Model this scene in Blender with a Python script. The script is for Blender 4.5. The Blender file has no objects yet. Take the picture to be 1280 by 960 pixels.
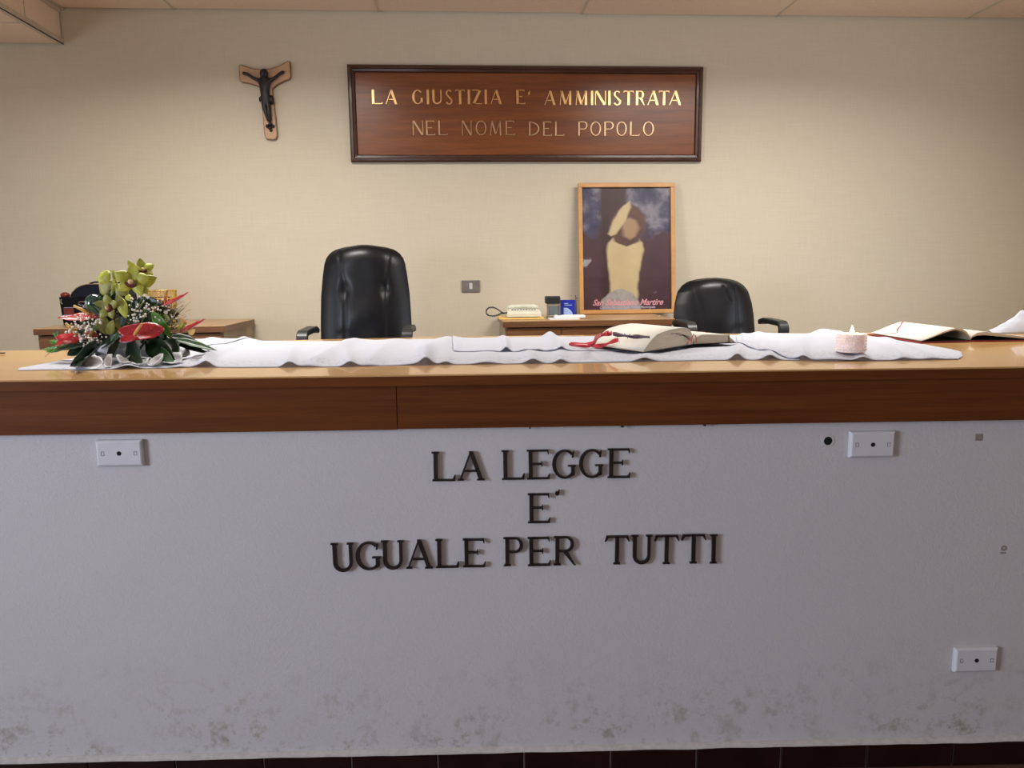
import bpy, bmesh, math, random
from mathutils import Vector, Matrix, noise
random.seed(7)
R = math.radians
PI = math.pi
C = bpy.context.scene.collection
scn = bpy.context.scene

# ------------------------------------------------------------------ camera
FPX = 940.0
PITCH, ROLL, YAW = R(8.5), R(-0.64), R(3.86)
CAMZ = 1.36
fw = Vector((math.sin(YAW)*math.cos(PITCH), math.cos(YAW)*math.cos(PITCH), -math.sin(PITCH)))
rt0 = Vector((math.cos(YAW), -math.sin(YAW), 0))
up0 = rt0.cross(fw)
rt = rt0*math.cos(ROLL) + up0*math.sin(ROLL)
up = up0*math.cos(ROLL) - rt0*math.sin(ROLL)
CAM = Vector((0, 0, CAMZ))
cam = bpy.data.objects.new('camera', bpy.data.cameras.new('camera'))
C.objects.link(cam)
cam.matrix_world = Matrix((( rt.x, up.x, -fw.x, CAM.x), (rt.y, up.y, -fw.y, CAM.y), (rt.z, up.z, -fw.z, CAM.z), (0,0,0,1)))
cam.data.sensor_width = 36.0
cam.data.lens = FPX/1280*36.0
cam.data.clip_start = 0.02
scn.camera = cam

# ------------------------------------------------------------------ world, exposure
w = bpy.data.worlds.new('world'); scn.world = w; w.use_nodes = True
w.node_tree.nodes['Background'].inputs[0].default_value = (0.62, 0.76, 1.0, 1)
w.node_tree.nodes['Background'].inputs[1].default_value = 0.6
vs = scn.view_settings
vs.view_transform = 'Standard'; vs.look = 'None'; vs.gamma = 1.0; vs.exposure = 0.75
vs.use_curve_mapping = False

YB = 4.6            # back wall
ZC = 2.835          # ceiling
ZP = 0.37           # platform behind the bench
ZT = 1.11           # bench top
XL, XR, YR = -4.2, 3.6, -3.2

def area(name, loc, rot, sx, sy, power, col, spread=180):
    l = bpy.data.lights.new(name, 'AREA'); l.shape = 'RECTANGLE'; l.size = sx; l.size_y = sy
    l.energy = power; l.color = col; l.spread = R(spread)
    o = bpy.data.objects.new(name, l); C.objects.link(o); o.location = loc; o.rotation_euler = rot
    return o
# ceiling luminaires above the bench (warm white)
LIGHT_SPOTS = [(-1.15, 2.95), (1.62, 2.95)]
LIGHT_POW = [27, 26]
for i, (x, y) in enumerate(LIGHT_SPOTS):
    area('ceiling_lamp', (x, y, ZC-0.075), (R(6), 0, 0), 1.1, 0.28, LIGHT_POW[i], (1.0, 0.955, 0.90), 150)
area('ceiling_spot', (1.74, -1.45, ZC-.052), (0, 0, 0), .18, .44, 1.6, (1.0, 0.97, 0.92))
# daylight through the side windows behind the bench
area('window_daylight', (XL+0.06, 2.45, 1.50), (0, R(-90), 0), 1.1, 1.5, 9, (0.88, 0.93, 1.0))
area('window_daylight', (XR-0.06, 2.35, 1.50), (0, R(90), 0), 1.1, 1.5, 9, (0.90, 0.94, 1.0))
# daylight through the window in the left wall and the small one in the rear wall
area('window_daylight', (XL+0.06, -0.55, 1.55), (0, R(-90), 0), 1.3, 1.5, 66, (0.78, 0.85, 1.0), 130)
area('window_daylight', (-1.0, YR+0.06, 1.75), (R(90), 0, 0), 0.9, 0.9, 6, (0.74, 0.84, 1.0))

# ------------------------------------------------------------------ geometry helpers
def ray(px, py):
    return (fw*FPX + rt*(px-640) + up*(480-py)).normalized()
def on_z(px, py, z):
    d = ray(px, py); return CAM + d*((z-CAM.z)/d.z)
def on_back(px, py, off=0.0):
    d = ray(px, py); return CAM + d*((YB-off)/d.y)
ROT = R(-2.86)      # bench against the room
CX = Vector((math.cos(ROT), math.sin(ROT), 0)); CY = Vector((-math.sin(ROT), math.cos(ROT), 0))
D0 = 1.85           # bench edge from the camera
def on_front(px, py, off=0.0):      # on a plane parallel to the bench front
    d = ray(px, py); return CAM + d*((D0+off)/d.dot(CY))
def at(px, py, dep):                # point seen at a pixel, at a distance along the bench normal
    d = ray(px, py); return CAM + d*(dep/d.dot(CY))
def F(p):                           # world point -> bench frame
    return Vector((p.dot(CX), p.dot(CY), p.z))
def W(x, y, z):                     # bench frame -> world
    return CX*x + CY*y + Vector((0, 0, z))
BENCH = Matrix.Rotation(ROT, 4, 'Z')

def wmat(o):
    m = o.matrix_basis.copy()
    while o.parent:
        o = o.parent; m = o.matrix_basis @ m
    return m
def tag(o, label=None, cat=None, group=None, kind=None):
    if label: o['label'] = label
    if cat: o['category'] = cat
    if group: o['group'] = group
    if kind: o['kind'] = kind
    return o
def thing(name, label, cat, loc, rotz=0, group=None):
    o = bpy.data.objects.new(name, None); C.objects.link(o); o.empty_display_size = 0.05
    o.location = loc; o.rotation_euler = (0, 0, rotz)
    return tag(o, label, cat, group)
def obj(name, bm, mat, parent=None, label=None, smooth=False, kind=None):
    """link a bmesh given in world coordinates as one mesh object"""
    bmesh.ops.recalc_face_normals(bm, faces=bm.faces)
    if parent is not None:
        bm.transform(wmat(parent).inverted())
    me = bpy.data.meshes.new(name); bm.to_mesh(me); bm.free()
    if smooth:
        for p in me.polygons: p.use_smooth = True
    me.materials.append(mat)
    o = bpy.data.objects.new(name, me); C.objects.link(o)
    if parent is not None: o.parent = parent
    if label: o['label'] = label
    if kind: o['kind'] = kind
    return o
def center(o):
    """move a top-level mesh's origin to the middle of its base"""
    vs_ = [v.co for v in o.data.vertices]
    c = Vector(((min(v.x for v in vs_)+max(v.x for v in vs_))/2, (min(v.y for v in vs_)+max(v.y for v in vs_))/2, min(v.z for v in vs_)))
    o.data.transform(Matrix.Translation(-c)); o.location = c
    return o
def struct(name, bm, mat, parent=None, smooth=False):
    o = obj(name, bm, mat, parent, smooth=smooth)
    if parent is None: o['kind'] = 'structure'
    return o
def auto(o, deg=40):
    o.data.shade_smooth() if hasattr(o.data, 'shade_smooth') else None
    try:
        o.data.set_sharp_from_angle(angle=R(deg))
    except Exception: pass
    return o

def box(bm, x0, x1, y0, y1, z0, z1, M=None, bev=0.0, seg=2):
    r = bmesh.ops.create_cube(bm, size=1.0)
    vv = r['verts']
    for v in vv:
        v.co = Vector(((x0+x1)/2+v.co.x*(x1-x0), (y0+y1)/2+v.co.y*(y1-y0), (z0+z1)/2+v.co.z*(z1-z0)))
    if bev > 0:
        ed = set(e for v in vv for e in v.link_edges)
        r2 = bmesh.ops.bevel(bm, geom=list(ed), offset=bev, segments=seg, affect='EDGES', profile=0.5)
        vv = list(set(vv) & set(bm.verts)) + list(r2['verts'])
        vv = list(set(v for v in vv if v.is_valid))
    if M is not None:
        for v in vv: v.co = M @ v.co
    return vv
def nb(): return bmesh.new()
def BX(*a, **k):
    bm = nb(); box(bm, *a, **k); return bm
def prism(bm, pts, ext, M=None):
    """extrude a flat polygon (list of Vectors) by vector ext"""
    a = [bm.verts.new(p) for p in pts]; b = [bm.verts.new(p+ext) for p in pts]
    n = len(pts)
    bm.faces.new(a); bm.faces.new(b[::-1])
    for i in range(n): bm.faces.new((a[i], b[i], b[(i+1) % n], a[(i+1) % n]))
def tube(bm, pts, rad, n=8, flat=None, cap=True):
    """round (or rectangular) rod through points; rad a number or list"""
    pts = [Vector(p) for p in pts]
    rads = rad if isinstance(rad, (list, tuple)) else [rad]*len(pts)
    rings = []; prev = None
    for i, p in enumerate(pts):
        if i == 0: t = pts[1]-pts[0]
        elif i == len(pts)-1: t = pts[-1]-pts[-2]
        else: t = (pts[i+1]-pts[i]).normalized()+(pts[i]-pts[i-1]).normalized()
        t.normalize()
        if prev is None:
            a = Vector((0, 0, 1)) if abs(t.z) < 0.9 else Vector((1, 0, 0))
            u = t.cross(a).normalized()
        else: u = (prev - t*prev.dot(t)).normalized()
        prev = u; v = t.cross(u)
        ring = []
        for k in range(n):
            an = 2*PI*k/n
            ring.append(bm.verts.new(p+(u*math.cos(an)+v*math.sin(an))*rads[i]))
        rings.append(ring)
    for i in range(len(rings)-1):
        for k in range(n):
            bm.faces.new((rings[i][k], rings[i][(k+1) % n], rings[i+1][(k+1) % n], rings[i+1][k]))
    if cap:
        bm.faces.new(rings[0][::-1]); bm.faces.new(rings[-1])
def strap(bm, pts, side, wd, th):
    """flat bar with rectangular section through points; side = width direction"""
    pts = [Vector(p) for p in pts]; side = side.normalized()
    rings = []
    for i, p in enumerate(pts):
        if i == 0: t = pts[1]-pts[0]
        elif i == len(pts)-1: t = pts[-1]-pts[-2]
        else: t = (pts[i+1]-pts[i]).normalized()+(pts[i]-pts[i-1]).normalized()
        t.normalize(); nrm = t.cross(side).normalized()
        w_ = wd/2; h = th/2
        sec = [(-w_, -h*.5), (-w_*.85, -h), (w_*.85, -h), (w_, -h*.5), (w_, h*.5), (w_*.85, h), (-w_*.85, h), (-w_, h*.5)]
        rings.append([bm.verts.new(p+side*a+nrm*b) for a, b in sec])
    n = 8
    for i in range(len(rings)-1):
        for k in range(n):
            bm.faces.new((rings[i][k], rings[i][(k+1) % n], rings[i+1][(k+1) % n], rings[i+1][k]))
    bm.faces.new(rings[0][::-1]); bm.faces.new(rings[-1])
def ball(bm, c, r, sub=1, sc=(1, 1, 1), rot=None):
    q = bmesh.ops.create_icosphere(bm, subdivisions=sub, radius=r)
    for v in q['verts']:
        p = Vector((v.co.x*sc[0], v.co.y*sc[1], v.co.z*sc[2]))
        if rot is not None: p = rot @ p
        v.co = p + c
def lathe(bm, c, prof, n=24, axis=None):
    rings = []
    for r, z in prof:
        rings.append([bm.verts.new(c+Vector((r*math.cos(2*PI*k/n), r*math.sin(2*PI*k/n), z))) for k in range(n)])
    for i in range(len(rings)-1):
        for k in range(n):
            bm.faces.new((rings[i][k], rings[i][(k+1) % n], rings[i+1][(k+1) % n], rings[i+1][k]))
    bm.faces.new(rings[0][::-1]); bm.faces.new(rings[-1])
def grid(bm, fn, nu, nv):
    g = [[bm.verts.new(fn(i/nu, j/nv)) for j in range(nv+1)] for i in range(nu+1)]
    for i in range(nu):
        for j in range(nv):
            bm.faces.new((g[i][j], g[i+1][j], g[i+1][j+1], g[i][j+1]))
    return g
def solid(o, th, off=-1):
    m = o.modifiers.new('solidify', 'SOLIDIFY'); m.thickness = th; m.offset = off
    return o

# ------------------------------------------------------------------ materials
class NT:
    def __init__(s, name):
        s.m = bpy.data.materials.new(name); s.m.use_nodes = True
        s.t = s.m.node_tree; s.b = s.t.nodes['Principled BSDF']
    def n(s, typ, **k):
        nd = s.t.nodes.new(typ)
        for a, v in k.items(): setattr(nd, a, v)
        return nd
    def l(s, a, b): s.t.links.new(a, b)
    def coord(s, scale=(1, 1, 1), kind='Object', rot=(0, 0, 0)):
        tc = s.n('ShaderNodeTexCoord'); mp = s.n('ShaderNodeMapping')
        mp.inputs['Scale'].default_value = scale; mp.inputs['Rotation'].default_value = rot
        s.l(tc.outputs[kind], mp.inputs[0]); return mp.outputs[0]
    def noise(s, vec, scale=5, detail=3, rough=0.5):
        nd = s.n('ShaderNodeTexNoise'); nd.inputs['Scale'].default_value = scale
        nd.inputs['Detail'].default_value = detail; nd.inputs['Roughness'].default_value = rough
        s.l(vec, nd.inputs['Vector']); return nd.outputs[0]
    def ramp(s, fac, stops):
        r = s.n('ShaderNodeValToRGB'); e = r.color_ramp.elements
        e[0].position, e[0].color = stops[0][0], tuple(stops[0][1])+(1,)
        e[1].position, e[1].color = stops[-1][0], tuple(stops[-1][1])+(1,)
        for p, c in stops[1:-1]:
            q = e.new(p); q.color = tuple(c)+(1,)
        s.l(fac, r.inputs[0]); return r.outputs[0]
    def mix(s, fac, a, b, mode='MIX'):
        m = s.n('ShaderNodeMix', data_type='RGBA', blend_type=mode)
        if isinstance(fac, (int, float)): m.inputs[0].default_value = fac
        else: s.l(fac, m.inputs[0])
        for i, x in ((6, a), (7, b)):
            if isinstance(x, (tuple, list)): m.inputs[i].default_value = tuple(x)+(1,)
            else: s.l(x, m.inputs[i])
        return m.outputs[2]
    def math(s, op, a, b=0.0, c=None, clamp=False):
        m = s.n('ShaderNodeMath', operation=op, use_clamp=clamp)
        for i, x in enumerate((a, b, c)):
            if x is None: continue
            if isinstance(x, (int, float)): m.inputs[i].default_value = x
            else: s.l(x, m.inputs[i])
        return m.outputs[0]
    def bump(s, h, strength=0.3, dist=0.01):
        b = s.n('ShaderNodeBump'); b.inputs['Strength'].default_value = strength; b.inputs['Distance'].default_value = dist
        s.l(h, b.inputs['Height']); s.l(b.outputs[0], s.b.inputs['Normal'])
    def set(s, col=None, rough=None, metal=None, spec=None, coat=None, coatr=None, sss=None):
        i = s.b.inputs
        if col is not None:
            if isinstance(col, (tuple, list)): i['Base Color'].default_value = tuple(col)+(1,)
            else: s.l(col, i['Base Color'])
        if rough is not None:
            if isinstance(rough, (int, float)): i['Roughness'].default_value = rough
            else: s.l(rough, i['Roughness'])
        if metal is not None: i['Metallic'].default_value = metal
        if spec is not None: i['Specular IOR Level'].default_value = spec
        if coat is not None: i['Coat Weight'].default_value = coat
        if coatr is not None: i['Coat Roughness'].default_value = coatr
        return s.m
def simple(name, col, rough=0.5, metal=0.0, var=0.12, scale=30, bump=0.0, spec=0.5, coat=0.0):
    s = NT(name); v = s.coord()
    n = s.noise(v, scale, 3)
    lo = tuple(c*(1-var) for c in col); hi = tuple(min(1, c*(1+var)) for c in col)
    s.set(s.ramp(n, [(0.3, lo), (0.7, hi)]), rough, metal, spec, coat, 0.1)
    if bump: s.bump(n, bump, 0.002)
    return s.m
def wood(name, dark, light, rough=0.35, grain=(1.2, 14, 14), coat=0.0, coatr=0.1, bump=0.05, kind='Object', spec=.5):
    s = NT(name); v = s.coord(grain, kind)
    n1 = s.noise(v, 2.0, 6, 0.6)
    v2 = s.coord((grain[0]*3, grain[1]*5, grain[2]*5), kind)
    n2 = s.noise(v2, 4.0, 3, 0.6)
    m = s.math('ADD', s.math('MULTIPLY', n1, 0.7), s.math('MULTIPLY', n2, 0.3))
    s.set(s.ramp(m, [(0.36, dark), (0.64, light)]), rough, 0, spec, coat, coatr)
    if bump: s.bump(m, bump, 0.002)
    return s.m

def m_wallpaper():
    s = NT('beige wallpaper'); v = s.coord()
    ns = s.noise(s.coord((90, 90, 2.5)), 3, 3); nh = s.noise(s.coord((3, 3, 110)), 3, 3)
    big = s.noise(v, 0.9, 3)
    m = s.math('ADD', s.math('MULTIPLY', ns, .5), s.math('MULTIPLY', nh, .5))
    c = s.ramp(m, [(0.35, (0.62, 0.558, 0.43)), (0.65, (0.68, 0.618, 0.485))])
    c = s.mix(s.math('MULTIPLY', big, 0.12), c, (0.56, 0.48, 0.36))
    s.set(c, 0.75, spec=0.3); s.bump(m, 0.25, 0.002); return s.m
def m_plaster():
    s = NT('painted plaster'); v = s.coord()
    fine = s.noise(v, 240, 3, 0.6)
    # scuffs and grime near the base
    tc = s.n('ShaderNodeTexCoord'); sp = s.n('ShaderNodeSeparateXYZ'); s.l(tc.outputs['Object'], sp.inputs[0])
    mr = s.n('ShaderNodeMapRange'); mr.inputs[1].default_value = 0.42; mr.inputs[2].default_value = 0.10
    s.l(sp.outputs[2], mr.inputs[0]); low = s.math('POWER', mr.outputs[0], 1.6, clamp=True)
    g1 = s.ramp(s.noise(v, 22, 5, 0.75), [(0.50, (0, 0, 0)), (0.64, (1, 1, 1))])
    g2 = s.ramp(s.noise(v, 5, 4, 0.6), [(0.34, (0, 0, 0)), (0.56, (1, 1, 1))])
    grime = s.math('MULTIPLY', s.math('MULTIPLY', g1, g2), low)
    vs1 = s.coord((6, 6, 34)); thin = s.ramp(s.noise(vs1, 3.0, 2, .4), [(0.495, (0, 0, 0)), (0.5, (1, 1, 1)), (0.505, (0, 0, 0))])
    thin = s.math('MULTIPLY', s.math('MULTIPLY', thin, g2), s.math('ADD', low, 0.05))
    base = s.mix(s.noise(v, 1.7, 2), (0.535, 0.53, 0.55), (0.575, 0.57, 0.59))
    base = s.mix(s.math('MULTIPLY', grime, 0.8), base, (0.27, 0.25, 0.19))
    base = s.mix(s.math('MULTIPLY', thin, 0.45), base, (0.2, 0.19, 0.17))
    s.set(base, 0.7, spec=0.35); s.bump(s.math('ADD', fine, s.math('MULTIPLY', s.noise(v, 90, 3, .6), 1.2)), 0.4, 0.002); return s.m

M = {}
M['wallpaper'] = m_wallpaper()
M['plaster'] = m_plaster()
M['room'] = simple('tan painted wall', (0.50, 0.38, 0.26), 0.8, var=.05, scale=4)
M['ceil'] = simple('ceiling board', (0.78, 0.63, 0.50), 0.85, var=.05, scale=90, bump=.1)
M['grid'] = simple('ceiling grid metal', (0.55, 0.47, 0.37), 0.5, var=.05)
M['gap'] = simple('dark gap', (0.03, 0.02, 0.015), 0.9)
M['floor'] = simple('dark red floor tile', (0.12, 0.06, 0.045), 0.45, var=.2, scale=8)
M['platform'] = simple('platform linoleum', (0.25, 0.18, 0.13), 0.6, var=.1, scale=20)
M['skirt'] = simple('glazed dark brown tile', (0.014, 0.0045, 0.0035), 0.4, var=.35, scale=12, spec=.25)
M['grout'] = simple('pale grout', (0.5, 0.48, 0.46), 0.9, var=.12, scale=60)
M['bench_top'] = wood('varnished pale bench veneer', (0.50, 0.285, 0.10), (0.63, 0.38, 0.145), 0.22, (0.8, 12, 12), coat=.5, coatr=.06, bump=.01)
M['bench_edge'] = wood('varnished brown bench edge', (0.095, 0.028, 0.008), (0.155, 0.050, 0.013), 0.5, (0.8, 10, 22), bump=.02, spec=.10)
M['desk'] = wood('walnut desk veneer', (0.13, 0.052, 0.020), (0.22, 0.098, 0.04), 0.4, (2, 2, 16), coat=.1)
M['desk_top'] = wood('tan desk top', (0.36, 0.215, 0.10), (0.46, 0.285, 0.14), 0.35, (1.5, 10, 10), coat=.2)
M['desk_side'] = wood('greyish desk side', (0.27, 0.20, 0.125), (0.36, 0.27, 0.17), 0.5, (6, 6, 2))
M['sign_wood'] = wood('glossy reddish sign panel', (0.135, 0.032, 0.006), (0.25, 0.072, 0.012), 0.32, (1.0, 10, 16), coat=.25, coatr=.2, bump=.02)
M['sign_frame'] = wood('dark walnut moulding', (0.035, 0.012, 0.006), (0.075, 0.027, 0.012), 0.35, (2, 12, 12), coat=.2)
M['brass'] = simple('polished brass', (0.92, 0.60, 0.27), 0.28, 1.0, var=.08)
M['brass_dull'] = simple('dulled brass', (0.62, 0.42, 0.24), 0.38, 1.0, var=.12)
M['bronze'] = simple('black bronze letter', (0.018, 0.012, 0.011), 0.42, 0.2, var=.3)
M['black'] = simple('black cast resin', (0.006, 0.006, 0.006), 0.45, var=.2)
M['cross_wood'] = wood('pale beech plaque', (0.50, 0.30, 0.17), (0.60, 0.38, 0.235), 0.5, (3, 3, 12))
M['cross_edge'] = wood('brown stained edge', (0.17, 0.085, 0.035), (0.25, 0.13, 0.055), 0.5, (3, 3, 12))
M['frame_wood'] = wood('honey picture frame', (0.52, 0.26, 0.08), (0.66, 0.36, 0.13), 0.4, (3, 3, 3), coat=.1)
M['leather'] = simple('black leather', (0.005, 0.0055, 0.0075), 0.34, var=.2, scale=60, bump=.12, spec=.35)
M['plastic_black'] = simple('black plastic', (0.016, 0.017, 0.019), 0.42, var=.1, spec=.5)
M['plastic_white'] = simple('white plastic', (0.62, 0.64, 0.68), 0.35, var=.03)
M['seam'] = simple('dark seam', (0.002, 0.002, 0.002), 0.8)
M['hole'] = simple('black void', (0.002, 0.002, 0.002), 0.9)
M['steel'] = simple('brushed grey steel plate', (0.28, 0.26, 0.24), 0.42, 0.6, var=.1)
M['phone'] = simple('cream phone plastic', (0.66, 0.64, 0.52), 0.4, var=.04)
M['yellow'] = simple('yellow folder card', (0.78, 0.52, 0.16), 0.7, var=.06)
M['paper'] = simple('white paper', (0.82, 0.82, 0.80), 0.8, var=.03)
M['blue'] = simple('blue printed card', (0.01, 0.02, 0.32), 0.45, var=.06)
M['lightblue'] = simple('pale blue print', (0.35, 0.50, 0.80), 0.5, var=.06)
M['keys'] = simple('grey phone keys', (0.13, 0.15, 0.16), 0.5, var=.1)
M['red_ribbon'] = simple('red satin ribbon', (0.42, 0.012, 0.022), 0.35, var=.2)
M['dark_ribbon'] = simple('dark violet ribbon', (0.045, 0.015, 0.04), 0.4, var=.3)
M['red_cover'] = simple('red book cover', (0.30, 0.02, 0.02), 0.5, var=.12)
M['shaded_cover_inside'] = simple('dark cover lining with painted shade', (0.03, 0.012, 0.01), 0.8)  # dark lining whose colour also carries the shade under the arched pages
def m_pages(name, a, b, dirscale):
    s = NT(name); v = s.coord(dirscale); n = s.noise(v, 10, 3, .6)
    s.set(s.ramp(n, [(0.35, a), (0.65, b)]), 0.8, spec=.2); s.bump(n, .2, .001); return s.m
M['page_edge'] = m_pages('page block edges', (0.44, 0.38, 0.29), (0.56, 0.49, 0.38), (2, 2, 90))
M['page'] = simple('cream page', (0.70, 0.68, 0.60), 0.75, var=.03)
def m_cloth(lace=True):
    s = NT('white altar linen lace' if lace else 'white linen'); v = s.coord()
    wv = s.noise(s.coord((300, 300, 300)), 3, 2)
    col = s.ramp(wv, [(0.3, (0.60, 0.625, 0.70)), (0.7, (0.66, 0.69, 0.765))])
    if lace:
        uv = s.n('ShaderNodeTexCoord'); sp = s.n('ShaderNodeSeparateXYZ'); s.l(uv.outputs['UV'], sp.inputs[0])
        band = s.math('MULTIPLY', s.math('LESS_THAN', sp.outputs[1], 0.17), s.math('GREATER_THAN', sp.outputs[1], 0.045))
        vo = s.n('ShaderNodeTexVoronoi'); vo.inputs['Scale'].default_value = 75; s.l(v, vo.inputs['Vector'])
        dots = s.math('LESS_THAN', vo.outputs['Distance'], 0.33)
        col = s.mix(s.math('MULTIPLY', s.math('MULTIPLY', dots, band), 0.6), col, (0.36, 0.34, 0.36))
    s.set(col, 0.85, spec=.2)
    s.bump(wv, .15, .001)
    tl = s.n('ShaderNodeBsdfTranslucent'); tl.inputs[0].default_value = (.75, .75, .8, 1)
    mx = s.n('ShaderNodeMixShader'); mx.inputs[0].default_value = .3
    s.l(s.b.outputs[0], mx.inputs[1]); s.l(tl.outputs[0], mx.inputs[2]); s.l(mx.outputs[0], s.t.nodes['Material Output'].inputs[0]); return s.m
M['lace'] = m_cloth(True); M['linen'] = m_cloth(False)
def m_veil():
    s = NT('translucent candle glass'); v = s.coord()
    vo = s.n('ShaderNodeTexVoronoi'); vo.inputs['Scale'].default_value = 130; s.l(v, vo.inputs['Vector'])
    c = s.ramp(vo.outputs['Distance'], [(0.1, (0.98, 0.90, 0.86)), (0.5, (0.92, 0.72, 0.68))])
    s.set(c, 0.4); s.b.inputs['Subsurface Weight'].default_value = 0.6
    s.b.inputs['Subsurface Radius'].default_value = (0.03, 0.015, 0.01); s.bump(vo.outputs['Distance'], .4, .002)
    return s.m
M['candle_cup'] = m_veil()
M['wax'] = simple('cream candle wax', (0.9, 0.78, 0.6), 0.5, var=.03)
def m_emit(name, col, st):
    m = bpy.data.materials.new(name); m.use_nodes = True; t = m.node_tree
    t.nodes.remove(t.nodes['Principled BSDF']); e = t.nodes.new('ShaderNodeEmission')
    e.inputs[0].default_value = col+(1,); e.inputs[1].default_value = st
    t.links.new(e.outputs[0], t.nodes['Material Output'].inputs[0]); return m
M['flame'] = m_emit('candle flame', (1.0, 0.78, 0.45), 22)
M['lamp_panel'] = simple('white luminaire housing', (0.8, 0.8, 0.78), 0.5, var=.02)
def m_glass(name='picture glass'):
    s = NT(name); s.set((1, 1, 1), 0.02)
    s.b.inputs['Transmission Weight'].default_value = 1.0; s.b.inputs['IOR'].default_value = 1.45
    # thin pane: straight-through transparency with a fresnel gloss
    t = s.t; out = t.nodes['Material Output']
    tr = s.n('ShaderNodeBsdfTransparent'); gl = s.n('ShaderNodeBsdfGlossy'); gl.inputs['Roughness'].default_value = 0.03
    fr = s.n('ShaderNodeFresnel'); fr.inputs[0].default_value = 1.3
    mx = s.n('ShaderNodeMixShader'); s.l(fr.outputs[0], mx.inputs[0]); s.l(tr.outputs[0], mx.inputs[1]); s.l(gl.outputs[0], mx.inputs[2])
    s.l(mx.outputs[0], out.inputs[0]); return s.m
M['glass'] = m_glass()
# plants
M['leaf_dark'] = simple('dark glossy leaf', (0.005, 0.019, 0.006), 0.36, var=.5, scale=25, spec=.35)
M['leaf_teal'] = simple('teal green glossy leaf', (0.012, 0.055, 0.045), 0.12, var=.4, scale=25, coat=.8)
M['leaf_mid'] = simple('green leaf', (0.020, 0.075, 0.015), 0.4, var=.5, scale=30)
M['leaf_bright'] = simple('bright green leaf', (0.09, 0.27, 0.02), 0.35, var=.35, scale=30)
M['orchid'] = simple('yellow green orchid petal', (0.40, 0.43, 0.05), 0.5, var=.25, scale=35)
M['orchid_dark'] = simple('olive orchid petal', (0.26, 0.27, 0.06), 0.45, var=.35, scale=30)
M['lip'] = simple('maroon orchid lip', (0.09, 0.008, 0.014), 0.4, var=.4)
M['lip_mid'] = simple('pale speckled orchid throat', (0.62, 0.45, 0.26), 0.5, var=.3, scale=120)
def m_spathe():
    s = NT('red waxy anthurium'); v = s.coord()
    n = s.noise(v, 60, 3); sp = s.ramp(s.noise(v, 260, 2, .6), [(0.66, (0, 0, 0)), (0.72, (1, 1, 1))])
    c = s.ramp(n, [(0.3, (0.28, 0.004, 0.010)), (0.7, (0.44, 0.008, 0.016))])
    s.set(s.mix(sp, c, (0.75, 0.35, 0.38)), 0.34, coat=.25, coatr=.15); return s.m
M['spathe'] = m_spathe()
M['spadix'] = simple('ochre spadix', (0.62, 0.36, 0.10), 0.6, var=.2, scale=120, bump=.4)
M['gyp'] = simple('white gypsophila', (0.80, 0.76, 0.70), 0.8, var=.1)
M['gyp_pink'] = simple('beige dried gypsophila', (0.62, 0.50, 0.40), 0.8, var=.2)
M['stem'] = simple('pale green stem', (0.20, 0.26, 0.08), 0.6, var=.3)
M['berry'] = simple('brown red berries', (0.09, 0.03, 0.02), 0.5, var=.4)
M['wrap'] = simple('white tissue wrap', (0.74, 0.75, 0.78), 0.7, var=.06, bump=.1)
M['case_black'] = simple('black lacquer', (0.004, 0.004, 0.005), 0.5, var=.1, spec=.12)
M['case_navy'] = simple('navy black lacquer', (0.006, 0.007, 0.016), 0.45, var=.1, spec=.2)
M['case_red'] = simple('dark red lacquer', (0.16, 0.02, 0.012), 0.3, var=.3)
M['chrome'] = simple('chrome trim', (0.65, 0.65, 0.65), 0.2, 1.0, var=.05)
M['gold'] = simple('gold wicker', (0.72, 0.50, 0.16), 0.35, 0.7, var=.25, scale=80)

# ------------------------------------------------------------------ setting
XC = on_back(80, 55).x; ZS = on_back(80, 56).z       # corner of the dropped ceiling on the left
struct('wall_back', BX(XL, XR, YB, YB+0.12, 0, ZC+0.1), M['wallpaper'])
struct('floor', BX(XL-0.12, XR+0.12, YR-0.12, YB+0.12, -0.1, 0), M['floor'])
bm = nb()
bmw = [(XL-0.12, XL, YR, -1.2, 0, ZC+0.1), (XL-0.12, XL, 0.1, 1.7, 0, ZC+0.1), (XL-0.12, XL, 3.2, YB, 0, ZC+0.1), (XL-0.12, XL, 1.7, 3.2, 0, 0.95), (XL-0.12, XL, 1.7, 3.2, 2.05, ZC+0.1), (XL-0.12, XL, -1.2, 0.1, 0, 0.8), (XL-0.12, XL, -1.2, 0.1, 2.3, ZC+0.1)]
for b in bmw: box(bm, *b)
struct('wall_left', bm, M['room'])
bm = nb()
for b in [(XR, XR+.12, YR, 1.6, 0, ZC+.1), (XR, XR+.12, 3.1, YB, 0, ZC+.1), (XR, XR+.12, 1.6, 3.1, 0, .95), (XR, XR+.12, 1.6, 3.1, 2.05, ZC+.1)]: box(bm, *b)
struct('wall_right', bm, M['room'])
bm = nb()
for b in [(XL, -1.45, YR-.12, YR, 0, ZC+.1), (-0.55, XR, YR-.12, YR, 0, ZC+.1), (-1.45, -0.55, YR-.12, YR, 0, 1.3), (-1.45, -0.55, YR-.12, YR, 2.2, ZC+.1)]: box(bm, *b)
struct('wall_rear', bm, M['room'])
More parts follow.
